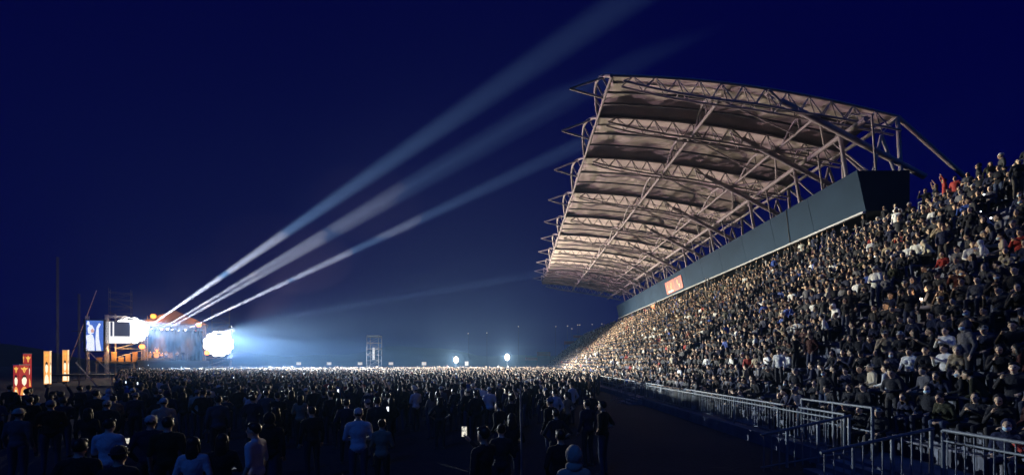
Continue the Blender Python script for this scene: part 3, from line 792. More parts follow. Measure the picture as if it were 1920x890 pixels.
cm.polygons.add(len(Fc)); cm.polygons.foreach_set('loop_start', np.arange(0, len(Fc)*3, 3, dtype=np.int32))
cm.polygons.foreach_set('use_smooth', np.ones(len(Fc), bool))
cm.update(calc_edges=True)
ca = cm.attributes.new('cloth', 'FLOAT_COLOR', 'FACE'); ca.data.foreach_set('color', np.hstack([C, np.ones((len(C), 1), np.float32)]).ravel())
m, nt, b = newmat('crowd_people'); at = nt.nodes.new('ShaderNodeAttribute'); at.attribute_name = 'cloth'
nt.links.new(at.outputs['Color'], b.inputs['Base Color']); b.inputs['Roughness'].default_value = .75; b.inputs['Specular IOR Level'].default_value = .25
cm.materials.append(m)
co = bpy.data.objects.new('crowd', cm); COL.objects.link(co)
tag(co, 'dense night crowd filling the field and the upper grandstand rows', 'crowd', kind='stuff')
print('people', len(people), 'solo', len(solo), 'crowd tris', len(Fc))

# phones lit among the crowd
for k, (px, py, Y, big) in enumerate(((258,718,24,1),(530,706,30,1),(236,716,25,0),(262,690,40,0),(380,730,19,0),(438,708,30,0),(727,766,13,0),(634,732,19,0),(541,742,17,0),(515,771,11,0),(340,688,45,1),(432,690,46,0),(322,690,45,0),(278,684,52,0),(570,700,34,0),(855,700,36,0))):
    p = at_y(px, py, Y)
    lab = f"{'small flash' if big else 'tiny lit phone'} in the crowd {['below the video screen','right of the stage','left of the stage edge','before the stage left','straight below the right floodlight bank','below the right bank edge','below the scaffold tower, right','left of the scaffold tower','among the middle crowd left of centre','near the side-on white shirt','deep before the stage','deep below the right bank','deep before the stage centre','deep below the left bank','between stage and scaffold','below the far left floodlight'][k]}"
    s = .9 if Y < 20 else 1.6 if not big else 2.0
    t = thing('phone', lab, 'phone', p, 0, 'phones lit among the crowd'); w, hh = .075, .15
    a = MB(); a.box(-w/2, w/2, 0, .008, -hh/2, hh/2); a.build('case', phone_body, t)
    a = MB(); a.box(-w/2*.9, w/2*.9, -.003, -.0005, -hh/2*.92, hh/2*.92); a.build('screen', phone_mat, t)
flash = emat('phone_torch', (1, .82, .6), 8); flashw = emat('phone_torch_white', (.95, 1, 1), 6)
for px, py, X, m_, r_, lab, P in ((1727, 563, 13.2, flash, .032, 'phone torch shining warm amid the dark near seats', 25), (1845, 367, 18.6, flashw, .03, 'upper small white phone torch high in the near seats', 0), (1858, 411, 17.8, flashw, .03, 'lower small white phone torch high in the near seats', 0), (1839, 399, 18.0, flashw, .02, 'faint phone torch between the two small white ones', 0), (1640, 483, 17.0, flashw, .02, 'faint phone torch below the fascia end', 0)):
    d = ray(px, py); p = CAM + d * (X / d.x)
    t = thing('phone', lab, 'phone', p, R(-60), 'phone torches in the stand')
    a = MB(); a.box(-.037, .037, 0, .008, -.075, .075); a.build('case', phone_body, t)
    a = MB(); a.ell((.0, -.006, .05), (r_, .006, r_), 12, 8); a.build('torch', m_, t)
    if P:
        l = bpy.data.lights.new('torch_glow', 'POINT'); l.energy = P; l.color = (1, .75, .5); l.shadow_soft_size = .03
        lo = bpy.data.objects.new('torch_glow', l); COL.objects.link(lo); lo.location = p + Vector((-.15, -.08, .05))

# ------------------------------------------------------------------ stage
UL = math.atan2(.6, .8)            # stage width direction (.8,.6), audience side is local -Y
S0 = at_y(328, 678, 82); S0.z = 0
def SW(u, v, z): return S0 + Vector((.8*u - .6*v, .6*u + .8*v, z))
DK = 3.1
stage = thing('concert_stage', 'concert stage under a lit gabled roof with silver trusses and dark drapes', 'stage', S0, UL)
a = MB(); a.box(-5.4, 5.4, -1.5, 8, DK - .25, DK); a.build('deck', M['deck'], stage)
a = MB(); a.box(-5.3, 5.3, -1.42, -1.36, .0, DK - .26); a.box(-5.3, -5.24, -1.35, 7.9, 0, DK - .26); a.box(5.24, 5.3, -1.35, 7.9, 0, DK - .26); a.build('skirt', M['stagecloth'], stage)
def truss(mb, p, q, w=.35, r=.035, n=None):
    p, q = Vector(p), Vector(q); t = (q - p).normalized(); ref = Vector((0,0,1)) if abs(t.z) < .9 else Vector((0,1,0))
    A = t.cross(ref).normalized()*w/2; B = t.cross(A).normalized()*w/2; L = (q-p).length; n = n or max(2, round(L / (w*1.2)))
    cs = [A+B, A-B, -A-B, -A+B]
    for c in cs: mb.tube([p + c, q + c], r, 6)
    for i in range(n):
        a_, b_ = p.lerp(q, i/n), p.lerp(q, (i+1)/n)
        for k in range(4):
            c1, c2 = cs[k], cs[(k+1) % 4]
            mb.tube([a_ + (c1 if i % 2 else c2), b_ + (c2 if i % 2 else c1)], r*.6, 4, caps=False); mb.tube([a_ + c1, a_ + c2], r*.5, 4, caps=False)
ZE, ZP = 9.7, 12.6
for x in (-4.6, 4.6):
    for y_ in (-.6, 7.4):
        a = MB(); truss(a, (x, y_, 0), (x, y_, ZE - .3), .45, .04); a.build('truss_column', M['truss'], stage)
for y_ in (-.6, 3.4, 7.4):
    a = MB(); truss(a, (-4.7, y_, ZE), (4.7, y_, ZE), .5, .04); a.build('truss_beam', M['truss'], stage)
for x in (-4.6, 4.6):
    a = MB(); truss(a, (x, -.3, ZE), (x, 7.1, ZE), .45, .04); a.build('truss_beam', M['truss'], stage)
a = MB()
for s in (-1, 1):
    vs = [(0, -1.0, ZP), (s*5.2, -1.0, ZE + .35), (s*5.2, 7.8, ZE + .35), (0, 7.8, ZP)]
    a.add(vs + [(x, y_, z - .06) for x, y_, z in vs], [(0,1,2,3), (7,6,5,4), (0,4,5,1), (1,5,6,2), (2,6,7,3)])
a.build('roof', M['canvas'], stage)
a = MB(); a.add([(-5.0, -.9, ZE + .36), (5.0, -.9, ZE + .36), (0, -.9, ZP - .12), (-5.0, -.86, ZE + .36), (5.0, -.86, ZE + .36), (0, -.86, ZP - .12)], [(0,1,2), (5,4,3), (0,3,4,1), (1,4,5,2), (2,5,3,0)]); a.build('gable', M['canvas'], stage)
a = MB(); nn = 60
vs = [(-4.4 + 8.8*i/nn, 7.0 + .12*math.sin(i*1.3), z) for i in range(nn+1) for z in (DK, ZE - .3)]
a.add(vs, [(2*i, 2*i+2, 2*i+3, 2*i+1) for i in range(nn)], True); o = a.build('backdrop', M['stagecloth'], stage); o.modifiers.new('t', 'SOLIDIFY').thickness = .03
a = MB(); a.box(-4.2, -.8, 1.8, 6.5, DK + .003, DK + .5); a.build('drum_riser', M['black'], stage)

def spot(name, loc, target, power, size, blend, color, radius=.15):
    l = bpy.data.lights.new(name, 'SPOT'); l.energy = power; l.spot_size = R(size); l.spot_blend = blend; l.color = color; l.shadow_soft_size = radius
    o = bpy.data.objects.new(name, l); COL.objects.link(o); o.location = loc
    o.rotation_euler = (Vector(target) - Vector(loc)).to_track_quat('-Z', 'Y').to_euler(); return o
lens_w = emat('lamp_lens', (.95,.97,1), 5); lens_o = emat('amber_lens', (1,.17,.012), 2.6); lens_b = emat('bank_lens', (1,.97,.92), 3.5)
def fixture(loc, target, lens, label, group, r=.2, hang=.5):
    t = thing('stage_light', label, 'stage light', loc, 0, group); d = (Vector(target) - Vector(loc)).normalized()
    a = MB(); a.tube([-d*.55, -d*.12, -d*.02], r*.8, 12, r2=r); a.build('housing', M['black'], t)
    a = MB(); a.tube([-d*.019, d*.03], r*.9, 14); a.build('lens', lens, t)
    s = d.cross(Vector((0,0,1))).normalized()
    a = MB(); a.tube([s*(r+.03) - d*.3, s*(r+.03) - d*.3 + Vector((0,0,hang)), -s*(r+.03) - d*.3 + Vector((0,0,hang)), -s*(r+.03) - d*.3], .02, 6); a.build('yoke', M['black'], t)
    return t
def along(px, py, tt): return CAM + ray(px, py) * tt
BC = (.98, .98, .95)
HANG = ZE - .75
src = [SW(-3.9, -.9, HANG + .3), SW(-2.0, -.9, HANG), SW(-1.1, -.9, HANG), SW(1.6, -.9, HANG)]
beams = [(src[0], along(1000, 120, 40), 6.2e7, 2.0), (src[1], along(1000, 205, 50), 4.2e7, 1.9), (src[2], along(1000, 225, 48), 3.6e7, 1.9), (src[3], along(1060, 283, 60), 7.5e7, 2.0)]
names = ['upmost', 'second from left', 'third from left', 'rightmost']
for k, (s, e, P, sz) in enumerate(beams):
    d = (e - s).normalized()
    fixture(s, e, lens_w, f'{names[k]} moving head on the front stage truss throwing a long white beam', 'moving heads on the stage truss')
    spot('beam_lamp', s + d*.12, e, P, sz, 1.0, BC, .12)
e = at_y(1000, 515, 125) ; s = at_y(434, 612, 86); 
fixture(s, e, lens_w, 'moving head above the right floodlight bank throwing a faint low beam', 'moving heads on the stage truss'); d = (e - s).normalized(); spot('beam_lamp', s + d*.12, e, 4.0e7, 2.6, 1, BC, .12)
# heads aimed down on the stage
for k, (u, z, tu, tv) in enumerate(((-3.4, HANG, 0.3, 1.0), (-.4, HANG, 3.0, -1.0), (.6, HANG - .1, 4.0, -.6), (-4.0, HANG - .2, -2.6, 1.2))):
    s = SW(u, -.3, z); e = SW(tu, tv, DK + .1); d = (e - s).normalized()
    fixture(s, e, lens_w, ['first downward head from the left lighting the guitarist', 'downward head at the truss middle crossing to the stage floor', 'downward head right of the truss middle lighting the stage side', 'downward head at the left column over the drums'][k], 'downward stage heads')
    spot('beam_lamp', s + d*.12, e, 7e4 if k != 3 else 5e4, 3.2, .7, (.85,.9,1) if k != 3 else (1,.8,.55), .1)
# warm wash over the drums and the side of the stage
s = SW(-1.6, -.7, HANG); e = SW(-3.0, 2.6, DK + .8)
fixture(s, e, lens_o, 'warm wash lamp on the front truss lighting the drum kit', 'downward stage heads', .18)
spot('wash_lamp', s + (e - s).normalized()*.15, e, 16000, 42, .6, (1, .50, .16), .1)
s = SW(3.2, -.7, HANG); e = SW(1.2, 2.0, DK + .8)
fixture(s, e, lens_o, 'warm wash lamp on the front truss lighting the guitarist', 'downward stage heads', .18)
spot('wash_lamp', s + (e - s).normalized()*.15, e, 9000, 42, .6, (1, .62, .36), .1)
# amber lamps
for k, (u, z, v, lab) in enumerate(((-3.1, 11.2, -1.4, 'round amber lamp on the left roof slope of the stage'), (3.7, 10.0, -1.4, 'round amber lamp at the right eave of the stage'), (-4.7, 5.6, -1.3, 'amber lamp low on the left of the stage by the drums'), (5.0, 4.6, -1.6, 'amber lamp low right of the right stage column'))):
    p = SW(u, v, z); fixture(p, Vector((-10, 20, 6)), lens_o, lab, 'amber lamps on the stage', .5)
    l = bpy.data.lights.new('amber_glow', 'POINT'); l.energy = 300; l.color = (1, .30, .04); l.shadow_soft_size = .3
    lo = bpy.data.objects.new('amber_glow', l); COL.objects.link(lo); lo.location = p + (Vector((-10, 20, 6)) - p).normalized()*.6
# floodlight banks on scaffold towers either side
def bank(u, z, w, hh, label, power, v=-1.2):
    p = SW(u, v, 0); t = thing('floodlight_bank', label, 'floodlight bank', p, UL)
    a = MB()
    for x in (-w/2, w/2):
        for y_ in (.5, 1.6): a.tube([(x, y_, 0), (x, y_, z + hh/2 + .6)], .045, 7)
    n = int((z + hh/2) / 1.6)
    for i in range(n):
        z0_ = i*1.6 + .4
        for y_ in (.5, 1.6): a.tube([(-w/2, y_, z0_), (w/2, y_, z0_)], .035, 6); a.tube([(-w/2, y_, z0_), (w/2, y_, z0_ + 1.6)], .03, 6)
        for x in (-w/2, w/2): a.tube([(x, .5, z0_), (x, 1.6, z0_)], .03, 6)
    a.build('scaffold', M['scaff'], t)
    R0 = hh * .40; rl = hh * .135
    spots = [(0, 0)] + [(R0*.52*math.cos(R(60*i)), R0*.52*math.sin(R(60*i))) for i in range(6)] + [(R0*math.cos(R(30*i + 15)), R0*math.sin(R(30*i + 15))) for i in range(12)]
    for i in range(5):
        zz = z + (i - 2)*R0*.5; q = MB(); q.tube([(-w/2, .46, zz), (w/2, .46, zz)], .04, 6); q.build('crossbar', M['scaff'], t)
    for cx, cz in spots:
        cz += z
        a = MB(); a.tube([(cx, .42, cz), (cx, .1, cz)], rl*.7, 12, r2=rl); o = a.build('lamp', M['black'], t)
        a = MB(); a.ell((cx, .09, cz), (rl*1.04, .08, rl*1.04), 14, 8); a.build('lens', lens_b, o)
    return SW(u, v - .9, z)
bl = bank(-6.2, 8.5, 4.4, 4.5, 'white glaring floodlight bank on the scaffold left of the stage', 1)
br = bank(6.9, 6.4, 4.2, 4.8, 'white glaring floodlight bank on the scaffold right of the stage', 1)
WHT = (1.0, .93, .80)
WHT = (.82, .93, 1)
spot('bank_lamp', bl + Vector((0, -.4, 1.7)), (1, 63, 0), 6e5, 78, .8, WHT, .02)
spot('bank_lamp', br + Vector((0, -.4, 1.7)), (1, 63, 0), 6e5, 78, .8, WHT, .02)
spot('stand_lamp', br + Vector((.3, -.6, 2.3)), (20, 54, 7), 7.2e5, 50, .45, (1, .95, .76), .02)
RL = SW(8.2, -1.9, 3.4)
spot('roof_lamp', RL, (15, 58, 19), 1.8e5, 62, .6, (1, .68, .77), .02)
def added_flag(loc, target, up_deg, label, below=False):  # plates added only to shape where the lamp light falls
    """a small flat flag added half a metre before a lamp, cutting its light above (or below) the crowd"""
    d = Vector(target) - Vector(loc); d.z = 0; d.normalize(); D = .5
    t = thing('added_lamp_flag', label, 'added lamp flag', Vector(loc) + d*D, math.atan2(d.y, d.x)); zb = D*math.tan(R(up_deg))
    a = MB(); a.box(0, .008, -.62, .62, zb - (.22 if below else 0), zb + (0 if below else .34)); a.build('plate', M['black'], t)
    a = MB(); q = -.2 if below else .3
    for y_ in (-.5, .5): a.tube([(0, y_, zb + q), (-D - .1, y_*.7, zb + q*1.25), (-D - .6, y_*.7, zb + q*1.25)], .012, 6)
    a.build('arm', M['black'], t)
added_flag(bl + Vector((0, -.4, 1.7)), (1, 63, 0), -4.5, 'added dark flag plate before the left floodlight bank')
added_flag(br + Vector((0, -.4, 1.7)), (1, 63, 0), -4.5, 'added dark flag plate before the right floodlight bank')
added_flag(br + Vector((.3, -.6, 2.3)), (20, 54, 7), 3.2, 'added dark flag plate above the right floodlight bank')
added_flag(RL, (15, 58, 19), 7.2, 'added low dark flag plate right of the right floodlight bank', True)
for p in (bl, br):
    spot('bank_glow', p, p + Vector((.6, -.8, 0)), 11000, 165, 1, (1, .93, .82), .8)
# PA wing scaffolds behind the banks
M['scaffdim'] = mat('dimmed_scaffold_tube', (.10,.085,.075), .6, .2, .3, 4)  # darker scaffold copy: the dimness behind the banks is put into the colour
def scaffold(name, label, p, w, d, z0_, z1_, lift, rz=UL, group=None, r=.03, diag=True, m=None):
    m = m or M['scaffdim']
    t = thing(name, label, 'scaffold', p, rz, group)
    for x in (-w/2, w/2):
        for y_ in (-d/2, d/2):
            a = MB(); a.tube([(x, y_, 0), (x, y_, z1_)], r, 7); a.build('standard', m, t)
    z = z0_; k = 0
    while z < z1_ - .05:
        a = MB()
        for y_ in (-d/2, d/2): a.tube([(-w/2, y_, z), (w/2, y_, z)], r*.85, 6)
        for x in (-w/2, w/2): a.tube([(x, -d/2, z), (x, d/2, z)], r*.85, 6)
        if diag and z + lift < z1_:
            for y_ in (-d/2, d/2): a.tube([(-w/2 if k % 2 else w/2, y_, z), (w/2 if k % 2 else -w/2, y_, z + lift)], r*.7, 6)
        a.build('lift', m, t); z += lift; k += 1
    return t
scaffold('scaffold', 'tall dim scaffold tower rising behind the left floodlight bank', SW(-8.0, 2.5, 0), 3.0, 2.0, .5, 16.2, 1.25)
scaffold('scaffold', 'faint scaffold tower rising behind the right floodlight bank', SW(7.4, 2.8, 0), 3.0, 2.0, .5, 13.6, 1.3)
p = at_y(702, 684, 92); p.z = 0
sct = scaffold('scaffold_tower', 'free standing pale scaffold tower at the far edge of the field crowd', p, 2.45, 2.2, .6, 8.4, 1.25, 0, None, .05, True, mat('pale_scaffold', (.2,.17,.15), .5, .2, .2, 4))
a = MB(); a.box(-1.25, 1.25, -1.1, 1.1, 8.3, 8.42); a.build('platform', M['scaff'], sct); a = MB(); a.obox((-.1, -.2, 4.6), .5, .06, 2.6); a.build('ladder', M['scaff'], sct)

# video screen with the singer, white side screen
blue = screen_mat('screen_blue', (.10,.22,.75), (.03,.08,.36), 1.0); figm = screen_mat('screen_figure', (.95,.95,1), (.45,.55,.9), 1.2); skinm = emat('screen_skin', (.75,.42,.36), .9)
def plane_pt(px, py): return at_y(px, py, 68)
c0 = at_y(160, 657, 72); c1 = at_y(189, 600, 72)
vs_ = thing('video_screen', 'tall blue video screen showing a singer in white with raised hand', 'screen', (c0.x, 72, 0), R(12)); W_, Z0_, Z1_ = (c1.x - c0.x), c0.z, c1.z
a = MB(); a.box(0, W_, -.02, .02, Z0_, Z1_); a.build('display', blue, vs_)
a = MB()
def poly(a, pts, y, mi=0, t=.012):
    n = len(pts); a.add([(x, y, z) for x, z in pts] + [(x, y + t, z) for x, z in pts], [tuple(range(n)), tuple(range(n, 2*n))[::-1]] + [(i, n+i, n+(i+1) % n, (i+1) % n) for i in range(n)], False, mi)
def sp_(pts): return [(x*W_, Z0_ + z*(Z1_ - Z0_)) for x, z in pts]
poly(a, sp_([(.04,.0),(.10,.28),(.02,.50),(.30,.55),(.42,.52),(.50,.36),(.55,.0)]), -.036)
poly(a, sp_([(.16,.58),(.13,.74),(.24,.86),(.38,.84),(.50,.70),(.46,.58),(.3,.54)]), -.036)
poly(a, sp_([(.60,.0),(.56,.30),(.58,.60),(.62,.78),(.76,.92),(.86,.88),(.74,.74),(.76,.40),(.88,.0)]), -.036)
poly(a, sp_([(.08,.88),(.14,.99),(.22,.96),(.26,.84),(.16,.84)]), -.036)
poly(a, sp_([(.34,.60),(.30,.68),(.40,.74),(.50,.66),(.46,.60)]), -.052, 1)
poly(a, sp_([(.52,.0),(.50,.56),(.53,.56),(.57,.0)]), -.052, 2)
a.build('picture', [figm, skinm, blue], vs_)
a = MB(); a.box(-.2, -.02, -.1, .2, Z0_ - .2, Z1_ + .2); a.box(W_ + .02, W_ + .2, -.1, .2, Z0_ - .2, Z1_ + .2); a.box(-.02, W_ + .02, -.1, .2, Z1_ + .02, Z1_ + .2); a.box(-.02, W_ + .02, -.1, .2, Z0_ - .2, Z0_ - .02); a.build('frame', M['black'], vs_)
for x in (-.1, W_ + .1):
    a = MB(); truss(a, (x, .6, 0), (x, .6, Z1_ + .8), .35, .035); a.build('support', M['truss'], vs_)
# scaffold tubes that stand in front of the screen
t = thing('screen_scaffold', 'thin dark scaffold frame standing just before the blue video screen', 'scaffold', (c0.x + .3, 70.2, 0), R(12))
a = MB(); a.tube([(W_*.5, 0, 0), (W_*.5, 0, Z1_ - .2)], .05, 6); a.build('standard', M['black'], t)
a = MB(); a.tube([(-.6, 0, Z0_ + 3.2), (W_*.55, 0, Z0_ + 3.2)], .05, 6); a.tube([(-.6, 0, Z0_ - .1), (W_*.5, 0, Z0_ + 2.2)], .05, 6); a.build('brace', M['black'], t)
wsm = emat('side_screen_white', (.98,.96,.95), 1.1); wsg = emat('side_screen_grey', (.05,.055,.09), 1.0)
c0 = at_y(194, 643, 74); c1 = at_y(236, 602, 74)
w2 = thing('side_screen', 'white side screen beside the blue video screen', 'screen', (c0.x, 74, 0), R(14)); W2, z0_, z1_ = c1.x - c0.x, c0.z, c1.z
a = MB(); a.box(0, W2, 0, .04, z0_, z1_); a.build('display', wsm, w2)
a = MB(); a.box(W2*.26, W2*.34, -.03, -.002, z0_ + (z1_-z0_)*.33, z1_*.995); a.box(W2*.40, W2*1.0, -.03, -.002, z0_ + (z1_-z0_)*.33, z1_); a.build('picture', wsg, w2)
a = MB(); truss(a, (.2, .5, 0), (.2, .5, z1_ + 1.2), .35); a.build('support', M['truss'], w2); a = MB(); truss(a, (0, .5, z1_ + .9), (W2*.8, .5, z1_ + .9), .3); a.build('support', M['truss'], w2)
# crew risers with gear left of the stage
t = thing('side_platform', 'low platform with amber lit gear between side screen and stage', 'platform', SW(-7.8, -1.4, 0), UL)
a = MB(); a.box(-3.2, 2.2, 0, 2, 2.6, 2.85); a.build('deck', M['deck'], t)
for i in range(6):
    x = -3 + i*.95; a = MB(); a.box(x, x + .7, .4, 1.1, 2.853, 3.6 + .5*(i % 3)); a.box(x + .08, x + .62, .37, .399, 2.95, 3.5 + .5*(i % 3)); a.build('cabinet', M['gold'], t)
for x in (-3.0, 2.0):
    for y_ in (.1, 1.9): a = MB(); a.tube([(x, y_, 0), (x, y_, 2.6)], .06, 6); a.build('leg', M['scaff'], t)
l = bpy.data.lights.new('side_glow', 'POINT'); l.energy = 900; l.color = (1, .55, .2); l.shadow_soft_size = .3
lo = bpy.data.objects.new('side_glow', l); COL.objects.link(lo); lo.location = SW(-7.6, -2.6, 5.0)
# drum kit
dr = thing('drum_kit', 'glowing drum kit with cymbals on the stage riser', 'drum kit', SW(-2.9, 2.8, DK + .5), UL)
a = MB(); a.tube([(0, -.35, .42), (0, .25, .42)], .42, 18); a.build('bass_drum', M['gold'], dr)
for x, y_, z, r in ((-.35,-.1,.98,.2),(.35,-.1,.98,.2),(.75,.35,.55,.27),(-.75,.4,.62,.2)):
    a = MB(); a.tube([(x, y_, z - .16), (x, y_, z + .16)], r, 14); a.build('tom', M['gold'], dr)
for x, y_, z in ((-.95,-.1,1.35),(.95,-.1,1.4),(-1.25,.3,1.1),(1.2,.5,1.5)):
    a = MB(); a.tube([(x, y_, 0), (x, y_, z)], .02, 6); a.tube([(x, y_, z), (x, y_, z + .03)], .27, 16, r2=.05); a.build('cymbal', M['cymbal'], dr)
for k, (u, v) in enumerate(((-.9, 3.2), (-4.1, 3.0), (1.9, 4.6))):
    t = thing('amplifier', ['amplifier cabinet right of the drum kit', 'amplifier cabinet at the left column behind the drums', 'amplifier cabinet behind the guitarist'][k], 'amplifier', SW(u, v, DK + (.503 if k < 2 else .003)), UL)
    a = MB(); a.box(-.4, .4, 0, .45, 0, 1.1); a.build('cabinet', M['gold'] if k < 2 else M['black'], t); a = MB(); a.box(-.36, .36, -.02, -.002, .05, 1.05); a.build('grille', M['black'] if k == 2 else M['cymbal'], t)
def performer(u, v, pose, top, label, dz=0.0, yaw=0.0):
    me, hc, he, rh, sl = BODY[pose, False]; o = bpy.data.objects.new('person', me); COL.objects.link(o)
    o.location = SW(u, v, DK + dz + .004); o.rotation_euler = (0, 0, UL + math.pi + yaw); o.color = (*top, 1); o.scale = (1.06,)*3
    tag(o, label, 'person', 'performers on the stage')
    hb = bpy.data.objects.new('hair', HAIRM['short']); COL.objects.link(hb); hb.parent = o; hb.location = hc; hb.rotation_euler = he
    return o
performer(-1.3, .4, 'crossed', (.75,.72,.6), 'performer in white by the drum kit on the stage')
performer(.35, .2, 'phone_low', (.6,.5,.4), 'guitarist in a pale shirt at the middle of the stage')
performer(1.25, -1.0, 'pocket', (.012,.012,.014), 'performer in black standing at the stage front edge')
performer(-2.9, 3.9, 'arms_up', (.5,.3,.15), 'drummer behind the drum kit with both arms raised', .5)
gt = thing('guitar', 'pale guitar held by the guitarist at mid stage', 'guitar', SW(.35, -.12, DK + 1.15), UL)
a = MB(); a.ell((-.12, 0, 0), (.2, .03, .16), 14, 8); a.build('guitar_body', M['gold'], gt); a = MB(); a.tube([(.05, 0, .03), (.75, 0, .28)], .025, 6); a.build('neck', M['cymbal'], gt)
for k, (u, v) in enumerate(((-.1, -.5), (1.9, -1.1))):
    t = thing('microphone_stand', ['microphone stand before the guitarist', 'microphone stand right of the performer in black'][k], 'mic stand', SW(u, v, DK + .004), UL)
    a = MB(); a.tube([(0,0,0),(0,0,1.25)], .015, 6); a.tube([(0,0,1.25),(.3,0,1.5)], .012, 6); a.build('pole', M['truss'], t); a = MB(); a.tube([(0,0,0),(0,0,.03)], .15, 12); a.build('base', M['black'], t); a = MB(); a.ell((.32,0,1.52), (.03,.03,.04), 8, 6); a.build('microphone', M['black'], t)
# crowd control fence in front of the stage
f_ = thing('crowd_barrier', 'low metal crowd barrier before the stage skirt', 'barrier', SW(0, -5, 0), UL)
for i in range(12):
    x = -13 + i*2.2; a = MB(); a.tube([(x, 0, 0), (x, 0, 1.1), (x + 2.1, 0, 1.1), (x + 2.1, 0, 0)], .03, 6)
    for q in range(1, 14): a.tube([(x + q*.15, 0, .1), (x + q*.15, 0, 1.08)], .01, 4, caps=False)
    a.build('panel', M['galv'], f_)
# loose poles at left
for px0, py0, px1, py1, Y, lab in ((171,570,181,544,76,'thin slanting pole rising above the blue video screen'), (142,679,166,706,48,'slanting pale guy tube below the blue video screen'), (160,652,176,668,66,'short slanting tube at the foot of the blue video screen')):
    p, q = at_y(px0, py0, Y), at_y(px1, py1, Y); t = thing('guy_pole', lab, 'pole', (p.x, Y, 0))
    lo_, hi_ = (p, q) if p.z < q.z else (q, p)
    d = (hi_ - lo_); g0 = lo_ - d * (lo_.z / d.z) if abs(d.z) > .3 else lo_
    a = MB(); a.tube([(g0.x - p.x, 0, g0.z), (hi_.x - p.x, 0, hi_.z)], .06, 7); a.build('tube', M['scaff'], t); a = MB(); a.box(g0.x - p.x - .3, g0.x - p.x + .3, -.3, .3, 0, .05); a.build('base', M['black'], t)
for px, Y, zt, lab in ((108, 58, 17, 'tall bare dark mast left of the lit pillars and screen'), (148, 64, 13, 'shorter dark mast between the red light pillars and the screen')):
    p = at_y(px, 678, Y); t = thing('mast', lab, 'mast', (p.x, Y, 0)); a = MB(); truss(a, (0,0,0), (0,0,zt), .16, .018); a.build('lattice', M['black'], t); a = MB(); a.box(-.5,.5,-.5,.5,0,.1); a.build('base', M['black'], t)
# ------------------------------------------------------------------ lit pillars
pil_red = emat('pillar_red', (.45,.035,.035), .75, base=(.3,.03,.03)); pil_gold = emat('pillar_emblem', (1,.55,.10), 1.0); pil_pale = emat('pillar_pale', (1,.86,.62), 1.25); pil_or = emat('pillar_amber', (1,.42,.10), 1.0); pil_hair = emat('pillar_dark', (.05,.01,.01), .3)
def face(a, w, z0_, z1_, T, emb=True, hotter=False):
    """print on one side: T maps (x along the face, z) to 3D slightly proud"""
    H = z1_ - z0_
    def P(pts, mi, off):
        n = len(pts); a.add([T(x*w, z0_ + z*H, off) for x, z in pts] + [T(x*w, z0_ + z*H, off - .008) for x, z in pts], [tuple(range(n)), tuple(range(n, 2*n))[::-1]] + [(i, n+i, n+(i+1) % n, (i+1) % n) for i in range(n)], False, mi)
    P([(.5,.74),(.40,.79),(.36,.84),(.22,.87),(.14,.92),(.34,.90),(.42,.92),(.5,.96),(.58,.92),(.66,.90),(.86,.92),(.78,.87),(.64,.84),(.60,.79)], 0, .012)
    P([(.47,.80),(.5,.88),(.53,.80)], 3, .022)
    P([(.30,.40),(.26,.52),(.32,.60),(.5,.64),(.68,.60),(.74,.52),(.70,.40),(.5,.32)], 1, .012)
    P([(.27,.54),(.32,.65),(.5,.69),(.68,.65),(.73,.54),(.62,.60),(.38,.60)], 4, .022)
    P([(.10,.03),(.22,.22),(.4,.30),(.6,.30),(.78,.22),(.90,.03)], 1 if hotter else 2, .012)
    P([(.36,.03),(.42,.20),(.58,.20),(.64,.03)], 1, .022)
for k, (x0, x1, yt, yb, Y, lab) in enumerate(((36, 67, 684, 746, 30, 'largest two-sided red light pillar with a gold winged emblem'), (46, 63, 663, 716, 40, 'red light pillar peeking from behind the largest one'), (82, 97, 658, 704, 46, 'bright amber light pillar left of the tall mast'), (117, 130, 656, 691, 53, 'amber light pillar nearest the video screen'))):
    a0, a1 = at_y(x0, yt, Y), at_y(x1, yt, Y); rot = R(80) if k == 0 else R(62) if k == 1 else R(30); xy = -a0.x / Y
    w = (x1 - x0) / (F / Y * (math.cos(rot) + xy*math.sin(rot) + abs(math.sin(rot)*(1 if k < 2 else -1) + xy*math.cos(rot)*(-1 if k < 2 else 1)))); H = a0.z
    t = thing('light_pillar', lab, 'light pillar', (a0.x, Y, 0), rot, 'lit advertising pillars')
    z0_ = .35; zt = H
    a = MB(); a.box(0, w, 0, w, z0_, zt); a.build('light_box', pil_red if k < 2 else pil_or, t)
    a = MB(); a.box(-.03, w+.03, -.03, w+.03, zt + .002, zt + .06); a.build('cap', M['white'], t)
    a = MB(); a.box(.1*w, .9*w, .1*w, .9*w, 0, z0_ - .002); a.build('plinth', M['black'], t)
    a = MB(); face(a, w, z0_, zt, lambda x, z, o: (x, -o, z), hotter=k > 1); face(a, w, z0_, zt, lambda x, z, o: (w + o, x, z), hotter=k > 1); face(a, w, z0_, zt, lambda x, z, o: (-o, w - x, z), hotter=k > 1)
    a.build('print', [pil_gold, pil_pale, pil_or, pil_red, pil_hair], t)
t = thing('service_platform', 'dark low service platform behind the light pillars', 'platform', (at_y(82, 700, 50).x, 50, 0))
a = MB(); a.box(0, 8, 0, 3, 1.1, 1.3); a.build('deck', M['black'], t)
for x in (.1, 4, 7.9): a = MB(); a.tube([(x, .2, 0), (x, .2, 1.1)], .06, 6); a.build('leg', M['scaff'], t)
